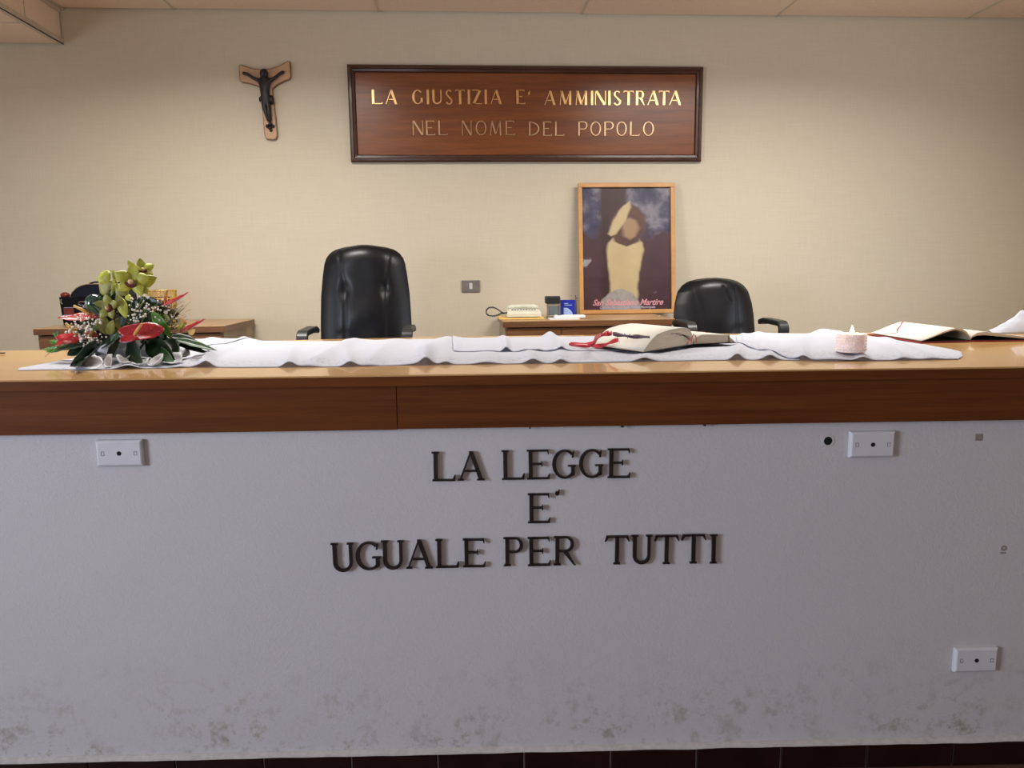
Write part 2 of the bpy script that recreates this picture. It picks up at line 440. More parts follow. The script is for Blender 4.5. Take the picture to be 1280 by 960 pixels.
def window(n, x0, x1, y0, y1, z0, z1):
    bm = nb(); t = 0.05
    if x1-x0 < y1-y0:
        box(bm, x0, x1, y0, y0+t, z0, z1); box(bm, x0, x1, y1-t, y1, z0, z1)
        box(bm, x0, x1, y0, y1, z0, z0+t); box(bm, x0, x1, y0, y1, z1-t, z1)
        box(bm, x0, x1, (y0+y1)/2-t/2, (y0+y1)/2+t/2, z0, z1)
    else:
        box(bm, x0, x0+t, y0, y1, z0, z1); box(bm, x1-t, x1, y0, y1, z0, z1)
        box(bm, x0, x1, y0, y1, z0, z0+t); box(bm, x0, x1, y0, y1, z1-t, z1)
    return struct(n, bm, M['plastic_white'])
window('window_1', XL-.11, XL-.06, -1.2, 0.1, 0.8, 2.3)
window('window_3', XL-.11, XL-.06, 1.7, 3.2, .95, 2.05)
window('window_4', XR+.06, XR+.11, 1.6, 3.1, .95, 2.05)
window('window_2', -1.45, -0.55, YR-.11, YR-.06, 1.3, 2.2)

# ceiling: suspended boards on a metal grid
ceil = struct('ceiling', BX(XL-0.12, XR+0.12, YR-0.12, YB+0.12, ZC+0.03, ZC+0.13), M['gap'])
xs = [on_back(px, 10).x for px in (218, 473, 727, 970, 1208)]
step = (xs[-1]-xs[0])/4
edges = [xs[0]-step*k for k in (2, 1)] + xs + [xs[-1]+step*k for k in (1, 2)]
ymarks = [YB-0.012, YB-1.2, YB-2.4, YB-3.6, YB-4.8, YB-6.0, YB-7.2]
for i in range(len(edges)-1):
    for j in range(len(ymarks)-1):
        x0, x1 = max(edges[i], XL), min(edges[i+1], XR)
        if x1-x0 < .1: continue
        sag = random.uniform(-.002, .004)
        obj('ceiling_board', BX(x0+.004, x1-.004, ymarks[j+1]+.004, ymarks[j]-.004, ZC+sag, ZC+.02+sag), M['ceil'], ceil)
for x in edges[1:-1]:
    obj('grid_bar', BX(x-.006, x+.006, YR, YB-.004, ZC-.003, ZC+.012), M['grid'], ceil)
for y in ymarks[1:]:
    obj('grid_bar', BX(XL, XR, y-.012, y+.012, ZC-.0045, ZC+.010), M['grid'], ceil)
# dropped box along the left
sof = struct('trim_1', BX(XL, XC-.02, YR, YB-.02, ZS+.02, ZC-.008), M['gap'])
j1 = 3.56
ys = [YB-.008]
P1 = CAM + ray(33.5, 27)*(XC/ray(33.5, 27).x); ys += [P1.y, P1.y-.95, P1.y-1.9, P1.y-2.85, YR]
for a, b in zip(ys[:-1], ys[1:]):
    obj('side_board', BX(XC-.022, XC-.006, b+.004, a-.004, ZS+.028, ZC-.022), M['ceil'], sof)
for a, b in zip(ys[:-1], ys[1:]):
    obj('under_board', BX(XL, XC-.028, b+.008, a-.008, ZS+.004, ZS+.022), M['ceil'], sof)
bm = nb(); box(bm, XC-.030, XC, YR, YB-.002, ZS, ZS+.004); box(bm, XC-.004, XC, YR, YB-.002, ZS, ZS+.03)
obj('corner_angle', bm, M['grid'], sof)
bm = nb(); box(bm, XC-.004, XC+.004, YR, YB-.004, ZC-.028, ZC-.006); box(bm, XC-.004, XC+.022, YR, YB-.004, ZC-.01, ZC-.005)
obj('corner_angle', bm, M['grid'], sof)

for i, (x, y) in enumerate(LIGHT_SPOTS):
    t = thing('ceiling_light', ['white ceiling luminaire nearest the dropped ceiling box', 'white ceiling luminaire on the right, farthest from the dropped box'][i], 'ceiling light', (x, y, ZC-.045))
    bm = nb()
    box(bm, x-.60, x+.60, y-.17, y-.155, ZC-.045, ZC-.006); box(bm, x-.60, x+.60, y+.155, y+.17, ZC-.045, ZC-.006)
    box(bm, x-.60, x-.585, y-.155, y+.155, ZC-.045, ZC-.006); box(bm, x+.585, x+.60, y-.155, y+.155, ZC-.045, ZC-.006)
    obj('housing', bm, M['lamp_panel'], t)
    for k in range(2): 
        bm = nb(); tube(bm, [(x-.57, y-.08+.16*k, ZC-.022), (x+.57, y-.08+.16*k, ZC-.022)], .012, 8); obj('tube', bm, M['lamp_panel'], t)

t = thing('ceiling_light', 'small square ceiling lamp over the public floor in front of the bench', 'ceiling light', (1.74, -1.45, ZC-.04))
bm = nb(); box(bm, 1.74-.11, 1.74+.11, -1.45-.24, -1.45+.24, ZC-.036, ZC-.006); obj('housing', bm, M['lamp_panel'], t)
# platform behind the bench
OFFW = 0.030        # plaster lies behind the fascia
bm = nb()
def clipx(x, z):    # front line of the platform at room x
    # point W(u, D0+OFFW+.13) with world x
    u = (x + math.sin(ROT)*(D0+OFFW+.13))/math.cos(ROT)
    return W(u, D0+OFFW+.13, z)
pp = [clipx(XL+.002, .002), clipx(XR-.002, .002), Vector((XR-.002, YB-.002, .002)), Vector((XL+.002, YB-.002, .002))]
prism(bm, pp, Vector((0, 0, ZP-.002)))
struct('trim_2', bm, M['platform'])

# front wall of the bench
zf = F(on_front(640, 534.3, 0.012)).z        # lower edge of fascia
zt_ = F(on_front(640, 936.5, OFFW)).z        # top of the tile skirting
ze = F(on_front(640, 480.6, 0.0)).z         # lower edge of bench slab
UL = F(W(0, 0, 0)).x
ul, ur = -3.6, 3.0
bw = struct('wall_front', BX(ul, ur, D0+OFFW, D0+OFFW+.12, 0.0, ZT-.035, M=BENCH), M['plaster'])
def fr(px, py, off=0): return F(on_front(px, py, off))
# baseboard of glazed tiles, one by one, the upper edge of each a little off
bb = struct('baseboard_front', BX(ul, ur, D0+OFFW-.006, D0+OFFW-.0005, 0.001, zt_+.001, M=BENCH), M['grout'])
jx = [fr(px, 945, OFFW-.012).x for px in (109, 218.5, 329, 439, 547, 655, 763, 870.5, 976, 1083, 1190)]
tw = (jx[-1]-jx[0])/10
jl = [jx[0]-tw*k for k in range(8, 0, -1)] + jx + [jx[-1]+tw*k for k in range(1, 6)]
for a, b in zip(jl[:-1], jl[1:]):
    dz = random.uniform(-.002, .0015); tl = random.uniform(-.0015, .0015)
    bm = nb()
    vv = box(bm, a+.0018, b-.0018, D0+OFFW-.013, D0+OFFW-.004, 0.002, zt_-.0015+dz, bev=.002, seg=1)
    for v in vv:
        if v.co.z > zt_/2: v.co.z += tl*(v.co.x-a)/(b-a)
        v.co = BENCH @ v.co
    obj('tile', bm, M['skirt'], bb)
bm = nb()       # slopped plaster line over the tiles
gx = [ul+(ur-ul)*i/220 for i in range(221)]
def edge_line(u, j):
    x = ul+(ur-ul)*u
    zz = zt_-.002+.0035*noise.noise(Vector((x*9, 0, 3)))
    return W(x, [D0+OFFW-.0135, D0+OFFW-.0125, D0+OFFW-.0002][int(round(j*2))], [zz, zt_+.004, zt_+.009][int(round(j*2))])
grid(bm, edge_line, 260, 2)
obj('plaster_line', bm, M['grout'], bb, smooth=True)

# black cable hole, and marks on the plaster
p = fr(1035, 551, OFFW)
bm = nb()
def disc(bm, c, r, y0, y1, n=24, M_=BENCH):
    a = [bm.verts.new(M_ @ Vector((c.x+r*math.cos(2*PI*k/n), y0, c.z+r*math.sin(2*PI*k/n)))) for k in range(n)]
    b = [bm.verts.new(M_ @ Vector((c.x+r*math.cos(2*PI*k/n), y1, c.z+r*math.sin(2*PI*k/n)))) for k in range(n)]
    bm.faces.new(a); bm.faces.new(b[::-1])
    for k in range(n): bm.faces.new((a[k], b[k], b[(k+1) % n], a[(k+1) % n]))
def ring(bm, c, r0, r1, y0, y1, n=24, M_=BENCH):
    L = []
    for r, y in ((r0, y1), (r0, y0), (r1, y0), (r1, y1)):
        L.append([bm.verts.new(M_ @ Vector((c.x+r*math.cos(2*PI*k/n), y, c.z+r*math.sin(2*PI*k/n)))) for k in range(n)])
    for i in range(4):
        for k in range(n): bm.faces.new((L[i][k], L[i][(k+1) % n], L[(i+1) % 4][(k+1) % n], L[(i+1) % 4][k]))
disc(bm, p, .0118, D0+OFFW-.0004, D0+OFFW+.004)
hole = obj('cable_hole', bm, M['hole'], bw, label='black round cable hole')
bm = nb(); ring(bm, p, .0112, .0165, D0+OFFW-.0012, D0+OFFW+.002); obj('hole_rim', bm, M['plaster'], bw, smooth=False)
M['patch'] = simple('grey brown glue mark', (0.26, 0.23, 0.21), 0.8, var=.3, scale=300)
p = fr(1223.5, 546.5, OFFW)
obj('patch', BX(p.x-.009, p.x+.009, D0+OFFW-.0012, D0+OFFW+.001, p.z-.009, p.z+.009, M=BENCH), M['patch'], bw, label='small square grey patch')
p = fr(1254.5, 687, OFFW)
bm = nb(); ring(bm, p+Vector((0, 0, .004)), .003, .0075, D0+OFFW-.0012, D0+OFFW+.001, 14)
box(bm, p.x-.008, p.x+.006, D0+OFFW-.001, D0+OFFW+.001, p.z-.011, p.z-.007, M=BENCH)
obj('glue_mark', bm, M['patch'], bw, label='curled dark glue mark')

# blank cover plates
def plate(px, py, label, wd=.116, ht=.068):
    p = fr(px, py, OFFW-.01)
    t = thing('cover_plate', label, 'wall plate', W(p.x, D0+OFFW, p.z), ROT, 'white cover plates on the front wall')
    bm = nb(); d = .013
    b0 = [(-wd/2, 0, -ht/2), (wd/2, 0, -ht/2), (wd/2, 0, ht/2), (-wd/2, 0, ht/2)]
    i_ = .0055
    sec = [(0, 0.0), (0, -.008), (i_*.45, -.0115), (i_, -d), (i_+.001, -d)]
    rings = []
    for ins, y in sec:
        rings.append([bm.verts.new(W(p.x+(1 if a > 0 else -1)*(wd/2-ins), D0+OFFW-.0002+y, p.z+(1 if c > 0 else -1)*(ht/2-ins))) for a, _, c in b0])
    for i in range(len(rings)-1):
        for k in range(4): bm.faces.new((rings[i][k], rings[i][(k+1) % 4], rings[i+1][(k+1) % 4], rings[i+1][k]))
    bm.faces.new(rings[-1]); bm.faces.new(rings[0][::-1])
    obj('plate', bm, M['plastic_white'], t)
    bm = nb(); disc(bm, p, .0057, D0+OFFW-d-.0008, D0+OFFW-d+.002, 16); obj('knockout', bm, M['hole'], t, label='black round centre hole')
    for s in (-1, 1):
        cx = p.x+s*.041; bm = nb()
        y0, y1 = D0+OFFW-d-.0007, D0+OFFW-d+.001
        for b in ((cx-.004, cx+.004, .0045, .0055), (cx-.004, cx+.004, -.0055, -.0045), (cx-.004, cx-.003, -.0055, .0055), (cx+.003, cx+.004, -.0055, .0055)):
            box(bm, b[0], b[1], y0, y1, p.z+b[2], p.z+b[3], M=BENCH)
        obj('screw_cover', bm, M['steel'], t)
plate(149.5, 566.5, 'white blank cover plate under the flowers, leftmost on the plaster front')
plate(1090.5, 555.5, 'white blank cover plate beside the black cable hole')
plate(1220, 825, 'white blank cover plate low on the wall near the tiles')

# ------------------------------------------------------------------ bench woodwork
UR = 2.9; ULL = -3.4
bench = thing('judges_bench', 'long varnished wooden bench top with brown fascia above the lettered wall', 'counter', W(0, D0+.5, ZT-.05), ROT)
backpx = [(-260, 440), (0, 438.3), (90, 437), (150, 433), (240, 427.5), (330, 426), (420, 423.8), (520, 421.7), (630, 420), (800, 418), (960, 416.5), (1240, 414.6), (1500, 413)]
bp = [F(on_z(x, y, ZT)) for x, y in backpx]
fpx = [(-300, 478.3), (0, 475), (300, 471), (500, 467.6), (640, 466), (960, 462), (1080, 460.6), (1280, 458), (1500, 455.4)]
def poly_worktop():
    bm = nb()
    pts = [W(ULL, D0, ZT), W(UR, D0, ZT)] + [W(UR, bp[-1].y, ZT)] + [W(q.x, q.y, ZT) for q in reversed(bp) if ULL < q.x < UR] + [W(ULL, bp[0].y, ZT)]
    pts = [q-Vector((0, 0, .004)) for q in pts]
    prism(bm, pts, Vector((0, 0, .004)))
    return bm
obj('worktop', poly_worktop(), M['bench_top'], bench)
bm = nb(); box(bm, ULL, UR, D0-.0015, D0+.25, ze, ZT-.0042, M=BENCH)
obj('edge_board', bm, M['bench_edge'], bench)
pts = [W(ULL, D0+.255, ze+.004), W(UR, D0+.255, ze+.004), W(UR, bp[-1].y-.01, ze+.004)] + [W(q.x, q.y-.01, ze+.004) for q in reversed(bp) if ULL < q.x < UR] + [W(ULL, bp[0].y-.01, ze+.004)]
bm = nb(); prism(bm, pts, Vector((0, 0, ZT-.0045-ze-.004))); obj('core_board', bm, M['bench_edge'], bench)
xj = fr(496, 510, .012).x
zfl = fr(250, 541, .012).z
obj('fascia_board', BX(ULL, xj-.0012, D0+.0145, D0+.0295, zf-.002, ze-.0005, M=BENCH), M['bench_edge'], bench)
obj('fascia_board', BX(xj+.0012, UR, D0+.012, D0+.0295, zf, ze-.0005, M=BENCH), M['bench_edge'], bench)
for px, py, r in ((662.5, 535.5, .0022), (778, 533.5, .004), (881, 531, .0035)):
    p = fr(px, py-1, .018); bm = nb(); tube(bm, [W(p.x, D0+.018, zf-.005), W(p.x, D0+.018, zf+.002)], r, 8); obj('screw', bm, M['bronze'], bench)
# a green scrap of leaf left on the bench
pz = on_z(3, 443, ZT)

# ------------------------------------------------------------------ lettering
def glyph(ch, w_, h, T, t, ser):
    """polygons (lists of 2-D points) of a roman capital in a w_ x h box"""
    P = []
    def q(*p): P.append([Vector((a, b)) for a, b in p])
    def stem(x, y0=0, y1=h, T=T, s0=True, s1=True):
        q((x-T/2, y0), (x+T/2, y0), (x+T/2, y1), (x-T/2, y1))
        if ser:
            e = T*.45
            if s0: q((x-T/2-e, y0), (x+T/2+e, y0), (x+T/2+e*.8, y0+t*.8), (x-T/2-e*.8, y0+t*.8))
            if s1: q((x-T/2-e, y1-t*.8), (x+T/2+e, y1-t*.8), (x+T/2+e, y1), (x-T/2-e, y1))
    def bar(x0, x1, y, th=t): q((x0, y-th/2), (x1, y-th/2), (x1, y+th/2), (x0, y+th/2))
    def ln(a, b, th):
        a = Vector(a); b = Vector(b); s = th/2/abs((b-a).normalized().y) if abs((b-a).y) > 1e-4 else th/2
        P.append([Vector((a.x-s, a.y)), Vector((a.x+s, a.y)), Vector((b.x+s, b.y)), Vector((b.x-s, b.y))])
    def arc(cx, cy, rx, ry, a0, a1, ta, tb, n=18):
        # thickness tb at the sides, ta at top/bottom
        pr = None
        for k in range(n+1):
            a = R(a0+(a1-a0)*k/n); c, s = math.cos(a), math.sin(a)
            th = ta+(tb-ta)*abs(c)**1.4
            o = Vector((cx+rx*c, cy+ry*s)); i = Vector((cx+(rx-th)*c, cy+(ry-th)*s))
            if pr: P.append([pr[0], o, i, pr[1]])
            pr = (o, i)
    e = T*.45 if ser else 0
    x0 = e+T/2
    if ch == 'I': stem(w_/2)
    elif ch == 'L':
        stem(x0); bar(x0, w_-t*.3, t/2)
        q((w_-t*1.9, t*.6), (w_-t*.3, 0), (w_, h*.20), (w_-t*.7, h*.20)) if ser else q((w_-t, 0), (w_, 0), (w_, h*.12), (w_-t, h*.12))
    elif ch == 'E':
        stem(x0); bar(x0, w_*.97, t/2); bar(x0, w_*.93, h-t/2); bar(x0, w_*.66, h*.52)
        if ser:
            q((w_*.86, t*.5), (w_*.93, 0), (w_, h*.17), (w_*.96, h*.18)); q((w_*.86, h-t*.5), (w_*.93, h), (w_*.95, h*.84), (w_*.91, h*.84))
            q((w_*.62, h*.43), (w_*.67, h*.43), (w_*.67, h*.61), (w_*.62, h*.61))
        else:
            q((w_-t, 0), (w_, 0), (w_, h*.12), (w_-t, h*.12)); q((w_*.93-t, h), (w_*.93, h), (w_*.93, h*.88), (w_*.93-t, h*.88))
    elif ch == 'A':
        ln((e+t*.4, 0), (w_*.5, h), t); ln((w_-e-T*.5, 0), (w_*.5, h), T); bar(w_*.26, w_*.72, h*.33)
        if ser:
            q((0, 0), (w_*.24, 0), (w_*.22, t*.8), (0.02*w_, t*.8)); q((w_*.70, 0), (w_, 0), (w_*.98, t*.8), (w_*.72, t*.8))
    elif ch == 'U':
        r = (w_-2*e)/2; rb = min(r, h*.42)
        q((e, rb*.9), (e+T, rb*.9), (e+T, h), (e, h)); q((w_-e-t*1.6, rb*.9), (w_-e, rb*.9), (w_-e, h), (w_-e-t*1.6, h))
        pr = None
        for k in range(19):
            a = R(180+180*k/18); c, s = math.cos(a), math.sin(a); f = k/18
            th = (T*(1-f)+t*1.6*f)*abs(c)+t*1.5*(1-abs(c))
            o = Vector((w_/2+r*c, rb+rb*s)); i = Vector((w_/2+(r-th)*c, rb+(rb-th)*s))
            if pr: P.append([pr[0], o, i, pr[1]])
            pr = (o, i)
        if ser:
            q((0, h-t*.8), (T+2*e, h-t*.8), (T+2*e, h), (0, h)); q((w_-2*e-t*1.6, h-t*.8), (w_, h-t*.8), (w_, h), (w_-2*e-t*1.6, h))
    elif ch == 'G':
        arc(w_*.53, h/2, w_*.53, h/2, 48, 315, t, T, 24)
        q((w_*.80, h*.08), (w_*.80+T*.9, h*.12), (w_*.80+T*.9, h*.44), (w_*.80, h*.44))
        if ser: bar(w_*.66, w_, h*.44, t*.8); q((w_*.82, h*.72), (w_*.90, h*.72), (w_*.93, h*.96), (w_*.86, h*.90))
    elif ch == 'O': arc(w_/2, h/2, w_/2, h/2, 0, 360, t, T*.85, 30)
    elif ch == 'D':
        stem(x0); arc(x0, h/2, w_-x0, h/2, -90, 90, t, T*.9, 18)
    elif ch in 'PR':
        stem(x0, s1=False); cy = h*.73; ry = h*.27
        if ser: q((0, h-t*.8), (x0, h-t*.8), (x0, h), (0, h))
        wr = w_ if ch == 'P' else w_*.90
        bar(x0, wr*.6, h-t/2); bar(x0, wr*.6, cy-ry+t/2)
        arc(wr*.6, cy, wr*.4, ry, -90, 90, t, T*.85, 14)
        if ch == 'R':
            q((w_*.40, h*.47), (w_*.40+T*1.15, h*.50), (w_*.96, t*.3), (w_*1.0, 0), (w_*.90, 0))
    elif ch == 'T':
        stem(w_/2, s1=False); bar(w_*.06, w_*.94, h-t/2)
        if ser:
            q((0, h*.80), (w_*.04, h*.79), (w_*.17, h-t*.6), (w_*.07, h)); q((w_, h*.80), (w_*.96, h*.79), (w_*.83, h-t*.6), (w_*.93, h))
        else:
            q((0, h*.88), (t, h*.88), (w_*.08, h), (w_*.04, h)); q((w_, h*.88), (w_-t, h*.88), (w_*.92, h), (w_*.96, h))
    elif ch == 'Z':
        bar(0, w_, t/2); bar(0, w_, h-t/2); ln((T*.55, 0), (w_-T*.55, h), T)
    elif ch == 'N':
        ln((t*.5, 0), (t*.5, h), t); ln((w_-t*.5, 0), (w_-t*.5, h), t); ln((w_-T*.5, 0), (T*.5, h), T)
    elif ch == 'M':
        ln((t*.5, 0), (w_*.14, h), t); ln((w_-T*.5, 0), (w_*.88, h), T); ln((w_*.5, h*.05), (w_*.14, h), T); ln((w_*.5, h*.05), (w_*.88, h), t)
    elif ch == 'S':
        arc(w_*.5, h*.75, w_*.42, h*.25, 35, 205, t, T*.7, 16); arc(w_*.5, h*.25, w_*.48, h*.27, 25, -150, t, T*.8, 16)
        q((w_*.09, h*.68), (w_*.24, h*.80-T*.6), (w_*.93, h*.34), (w_*.80, h*.22))
    elif ch == "'":
        n = 12; P.append([Vector((w_*.45+w_*.45*math.cos(2*PI*k/n), h*.38+h*.38*math.sin(2*PI*k/n))) for k in range(n)])
        q((w_*.55, h*.35), (w_*.9, h*.45), (w_, h), (w_*.72, h))
    return P
def letter_bm(ch, org, ax, az, out, w_, h, T, t, ser, dep, bevel=0.0):
    bm = nb()
    for poly in glyph(ch, w_, h, T, t, ser):
        f = [org+ax*p.x+az*p.y for p in poly]
        prism(bm, f, out*dep)
    return bm
# metal letters on the plaster
wl = [
 ('L',539.5,569.2,565.2,601.7),('A',571.6,605.8,564.8,601),('L',627,656,563.4,600.1),('E',658.9,688,562.8,599.7),('G',690.5,720.2,562.6,599),('G',724.2,754.6,562,598.2),('E',759.7,788.8,561.1,597.8),
 ('E',659.7,688.4,617.4,654.3),("'",693.9,699.8,613,620),
 ('U',413.8,442.2,679.7,715.7),('G',444.3,475.5,678,713.6),('U',476.2,504.6,676.5,712.6),('A',506.6,540.5,675.6,711.2),('L',544.2,573.6,674.6,710.2),('E',578.3,607.1,674,709.5),
 ('P',629.5,653.8,672.4,708.1),('E',659.7,688.8,672.2,708),('R',692.2,720.2,671.1,707),
 ('T',755.9,787,670.3,705.9),('U',789.2,815.5,669.5,705.9),('T',818,849.3,669.5,705.5),('T',852,883,668.6,704.9),('I',887.9,897.8,669,704.9)]
p0 = fr(657, 640, OFFW)
ins = thing('wall_inscription', 'black metal letters reading LA LEGGE E\' UGUALE PER TUTTI on the plaster bench front', 'lettering', W(p0.x, D0+OFFW, p0.z), ROT)
for ch, x0, x1, y0, y1 in wl:
    a = fr(x0, (y0+y1)/2, OFFW-.012); b = fr(x1, (y0+y1)/2, OFFW-.012); c = fr((x0+x1)/2, y1, OFFW-.012); d = fr((x0+x1)/2, y0, OFFW-.012)
    h = d.z-c.z; w_ = b.x-a.x
    tilt = R(random.uniform(-.6, .6))
    ax = CX*math.cos(tilt)+Vector((0, 0, math.sin(tilt))); az = Vector((0, 0, math.cos(tilt)))-CX*math.sin(tilt)
    H = .077
    bm = letter_bm(ch, W(a.x, D0+OFFW-.0035, c.z), ax, az, -CY, w_, h, H*.128, H*.062, True, .007)
    q = Vector((a.x+(w_*.5 if ch in "TI'AG" else H*.12), 0, c.z+h*(.5 if ch in "TILPERU" else .95 if ch == 'A' else .03 if ch == 'G' else .4)))
    tube(bm, [W(q.x, D0+OFFW-.005, q.z), W(q.x, D0+OFFW+.001, q.z)], .0018, 6)
    obj('letter' if ch != "'" else 'apostrophe', bm, M['bronze'], ins)

# ------------------------------------------------------------------ things on the back wall
X3 = Vector((1, 0, 0)); Y3 = Vector((0, 1, 0)); Z3 = Vector((0, 0, 1))
def bk(px, py, off=0): return on_back(px, py, off)
# sign board
a = bk(434, 79.5, .03); b = bk(880, 83.5, .03); c = bk(438, 202, .03); d = bk(876.5, 202, .03)
sx0 = (a.x+c.x)/2; sx1 = (b.x+d.x)/2; sz1 = (a.z+b.z)/2; sz0 = (c.z+d.z)/2
sign = thing('wall_sign', 'wide glossy brown wood sign in a dark moulded frame with brass letters', 'sign', ((sx0+sx1)/2, YB, sz0))
fw_ = .042
bm = nb()
sec = [(0, 0), (0, -.022), (.008, -.030), (.020, -.031), (.024, -.024), (.036, -.022), (fw_, -.012), (fw_, 0)]
ringsv = []
for ins_, y in sec:
    ringsv.append([bm.verts.new((x, YB-.001+y, z)) for x, z in ((sx0+ins_, sz0+ins_), (sx1-ins_, sz0+ins_), (sx1-ins_, sz1-ins_), (sx0+ins_, sz1-ins_))])
for i in range(len(sec)):
    j = (i+1) % len(sec)
    for k in range(4): bm.faces.new((ringsv[i][k], ringsv[i][(k+1) % 4], ringsv[j][(k+1) % 4], ringsv[j][k]))
obj('frame', bm, M['sign_frame'], sign)
obj('board', BX(sx0+fw_-.001, sx1-fw_+.001, YB-.011, YB-.001, sz0+fw_-.001, sz1-fw_+.001), M['sign_wood'], sign)
L3 = lambda v, o, s: [(o+s*x) for x in v]
row1a = [('L',195,268),('A',290,370),('G',475,548),('I',577,592),('U',615,680),('S',705,757),('T',775,842),('I',862,878),('Z',893,958),('I',980,993),('A',1020,1098),('E',1200,1262)]
row1b = [("'",56,66),('A',168,243),('M',272,350),('M',380,458),('I',483,499),('N',512,585),('I',602,617),('S',635,690),('T',705,775),('R',790,850),('A',870,945),('T',945,1018),('A',1018,1097)]
row2a = [('N',480,552),('E',572,635),('L',658,720),('N',822,888),('O',917,992),('M',1018,1095),('E',1125,1190)]
row2b = [('D',62,133),('E',158,218),('L',240,303),('P',398,460),('O',480,552),('P',575,638),('O',657,727),('L',750,815),('O',838,912)]
sl = []
for rows, o, s, yy, m in ((row1a, 430, .1797, (111.9, 129.9), 'brass'), (row1b, 650, .1836, (113.2, 131), 'brass'), (row2a, 430, .1797, (150.6, 168.8), 'brass_dull'), (row2b, 650, .1836, (151.8, 169.5), 'brass_dull')):
    for ch, x0, x1 in rows:
        y0, y1 = yy
        if ch == "'": y1 = y0+5
        A_ = bk(o+s*x0, y1, .02); B_ = bk(o+s*x1, y1, .02); T_ = bk(o+s*x0, y0, .02)
        h = T_.z-A_.z; w_ = max(B_.x-A_.x, .012)
        H = .088
        thin = 'brass' != m
        bm = letter_bm(ch, Vector((A_.x, YB-.0105, A_.z)), X3, Z3, -Y3, w_, h, H*(.155 if not thin else .10), H*(.05 if not thin else .045), False, .006)
        obj('letter' if ch != "'" else 'apostrophe', bm, M[m], sign)

# crucifix
def crpx(px, py, off=.018): return bk(280+px/7.38, 60+py/7.385, off)
outl = [(135, 165), (150, 153), (185, 165), (260, 188), (340, 197), (420, 192), (500, 168), (560, 135), (590, 118), (608, 128), (612, 160), (618, 265), (605, 290), (560, 305), (500, 335), (455, 370), (447, 385), (465, 540), (492, 780), (492, 815), (480, 840), (455, 848), (410, 846), (385, 835), (373, 800), (358, 640), (345, 500), (335, 430), (325, 360), (290, 345), (220, 325), (165, 318), (145, 300), (140, 250)]
cr = thing('crucifix', 'pale wood wall crucifix with upswept arms and black figure', 'crucifix', (crpx(400, 500).x, YB, crpx(400, 848).z))
op = [crpx(x, y) for x, y in outl]
cen = sum(op, Vector())/len(op)
bm = nb(); prism(bm, [Vector((p.x, YB-.001, p.z)) for p in op], Vector((0, -.016, 0))); obj('backing', bm, M['cross_edge'], cr)
def inset(poly, d):
    n = len(poly); res = []
    for i in range(n):
        p0_, p1_, p2_ = poly[i-1], poly[i], poly[(i+1) % n]
        e1 = (p1_-p0_).normalized(); e2 = (p2_-p1_).normalized()
        n1 = Vector((-e1.z, 0, e1.x)); n2 = Vector((-e2.z, 0, e2.x)); nn = (n1+n2); nn.normalize()
        res.append(p1_+nn*d)
    return res
ip = inset(op, -.0045)
bm = nb(); prism(bm, [Vector((p.x, YB-.0165, p.z)) for p in ip], Vector((0, -.004, 0))); obj('plaque', bm, M['cross_wood'], cr)
def skin_body(name, verts, edges, radii, mat, parent, sub=2, root=0):
    me = bpy.data.meshes.new(name)
    inv = wmat(parent).inverted()
    me.from_pydata([inv @ Vector(v) for v in verts], edges, [])
    o = bpy.data.objects.new(name, me); C.objects.link(o); o.parent = parent
    me.materials.append(mat)
    md = o.modifiers.new('skin', 'SKIN'); md.use_smooth_shade = True
    for i, r in enumerate(radii):
        sv = me.skin_vertices[0].data[i]; sv.radius = (r, r) if not isinstance(r, tuple) else r; sv.use_root = (i == root)
    s_ = o.modifiers.new('sub', 'SUBSURF'); s_.levels = sub; s_.render_levels = sub
    return o
def cv(px, py, y=.036): p = crpx(px, py, .036); return (p.x, YB-y, p.z)
V = [cv(385, 470), cv(378, 400), cv(375, 320), cv(372, 285), cv(368, 245, .042),                       # 0 pelvis 1 waist 2 chest 3 neck 4 head
     cv(325, 300), cv(270, 278), cv(215, 240), cv(165, 228, .030),                                      # left arm
     cv(420, 300), cv(470, 275), cv(515, 235), cv(555, 215, .030),                                      # right arm
     cv(370, 530), cv(392, 600, .042), cv(412, 680, .034), cv(405, 520), cv(418, 600, .042), cv(428, 680, .034)]
Ed = [(0, 1), (1, 2), (2, 3), (3, 4), (2, 5), (5, 6), (6, 7), (7, 8), (2, 9), (9, 10), (10, 11), (11, 12), (0, 13), (13, 14), (14, 15), (0, 16), (16, 17), (17, 18)]
Rr = [.026, .023, .027, .012, .020, .012, .009, .0085, .010, .012, .009, .0085, .010, .018, .014, .008, .018, .014, .008]
skin_body('figure', V, Ed, Rr, M['black'], cr)
bm = nb()       # loincloth with its knot, hair, feet block
for k in range(7):
    an = PI*k/6
p = crpx(385, 465, .04)
ball(bm, Vector((p.x, YB-.036, p.z)), .035, 2, (1.0, .62, .8)); q = crpx(436, 475, .04); ball(bm, Vector((q.x, YB-.034, q.z)), .017, 2, (.8, .8, 1.5))
q = crpx(330, 470, .04); ball(bm, Vector((q.x, YB-.032, q.z)), .010, 1, (.8, .8, 1.6))
obj('loincloth', bm, M['black'], cr, smooth=True)
bm = nb()
q = crpx(368, 235, .04); ball(bm, Vector((q.x, YB-.040, q.z)), .0255, 2, (.95, .8, 1.05)); q = crpx(345, 290, .04); ball(bm, Vector((q.x, YB-.036, q.z)), .014, 1, (.8, .7, 1.6)); q = crpx(400, 285, .04); ball(bm, Vector((q.x, YB-.036, q.z)), .012, 1, (.8, .7, 1.6))
obj('hair', bm, M['black'], cr, smooth=True)
bm = nb()
for x, y, r in ((398, 720, .011), (425, 700, .013), (450, 720, .011), (425, 735, .013), (432, 760, .009)):
    q = crpx(x, y, .03); ball(bm, Vector((q.x, YB-.028, q.z)), r, 1, (1, .6, 1))
obj('foot_ornament', bm, M['black'], cr, smooth=True)
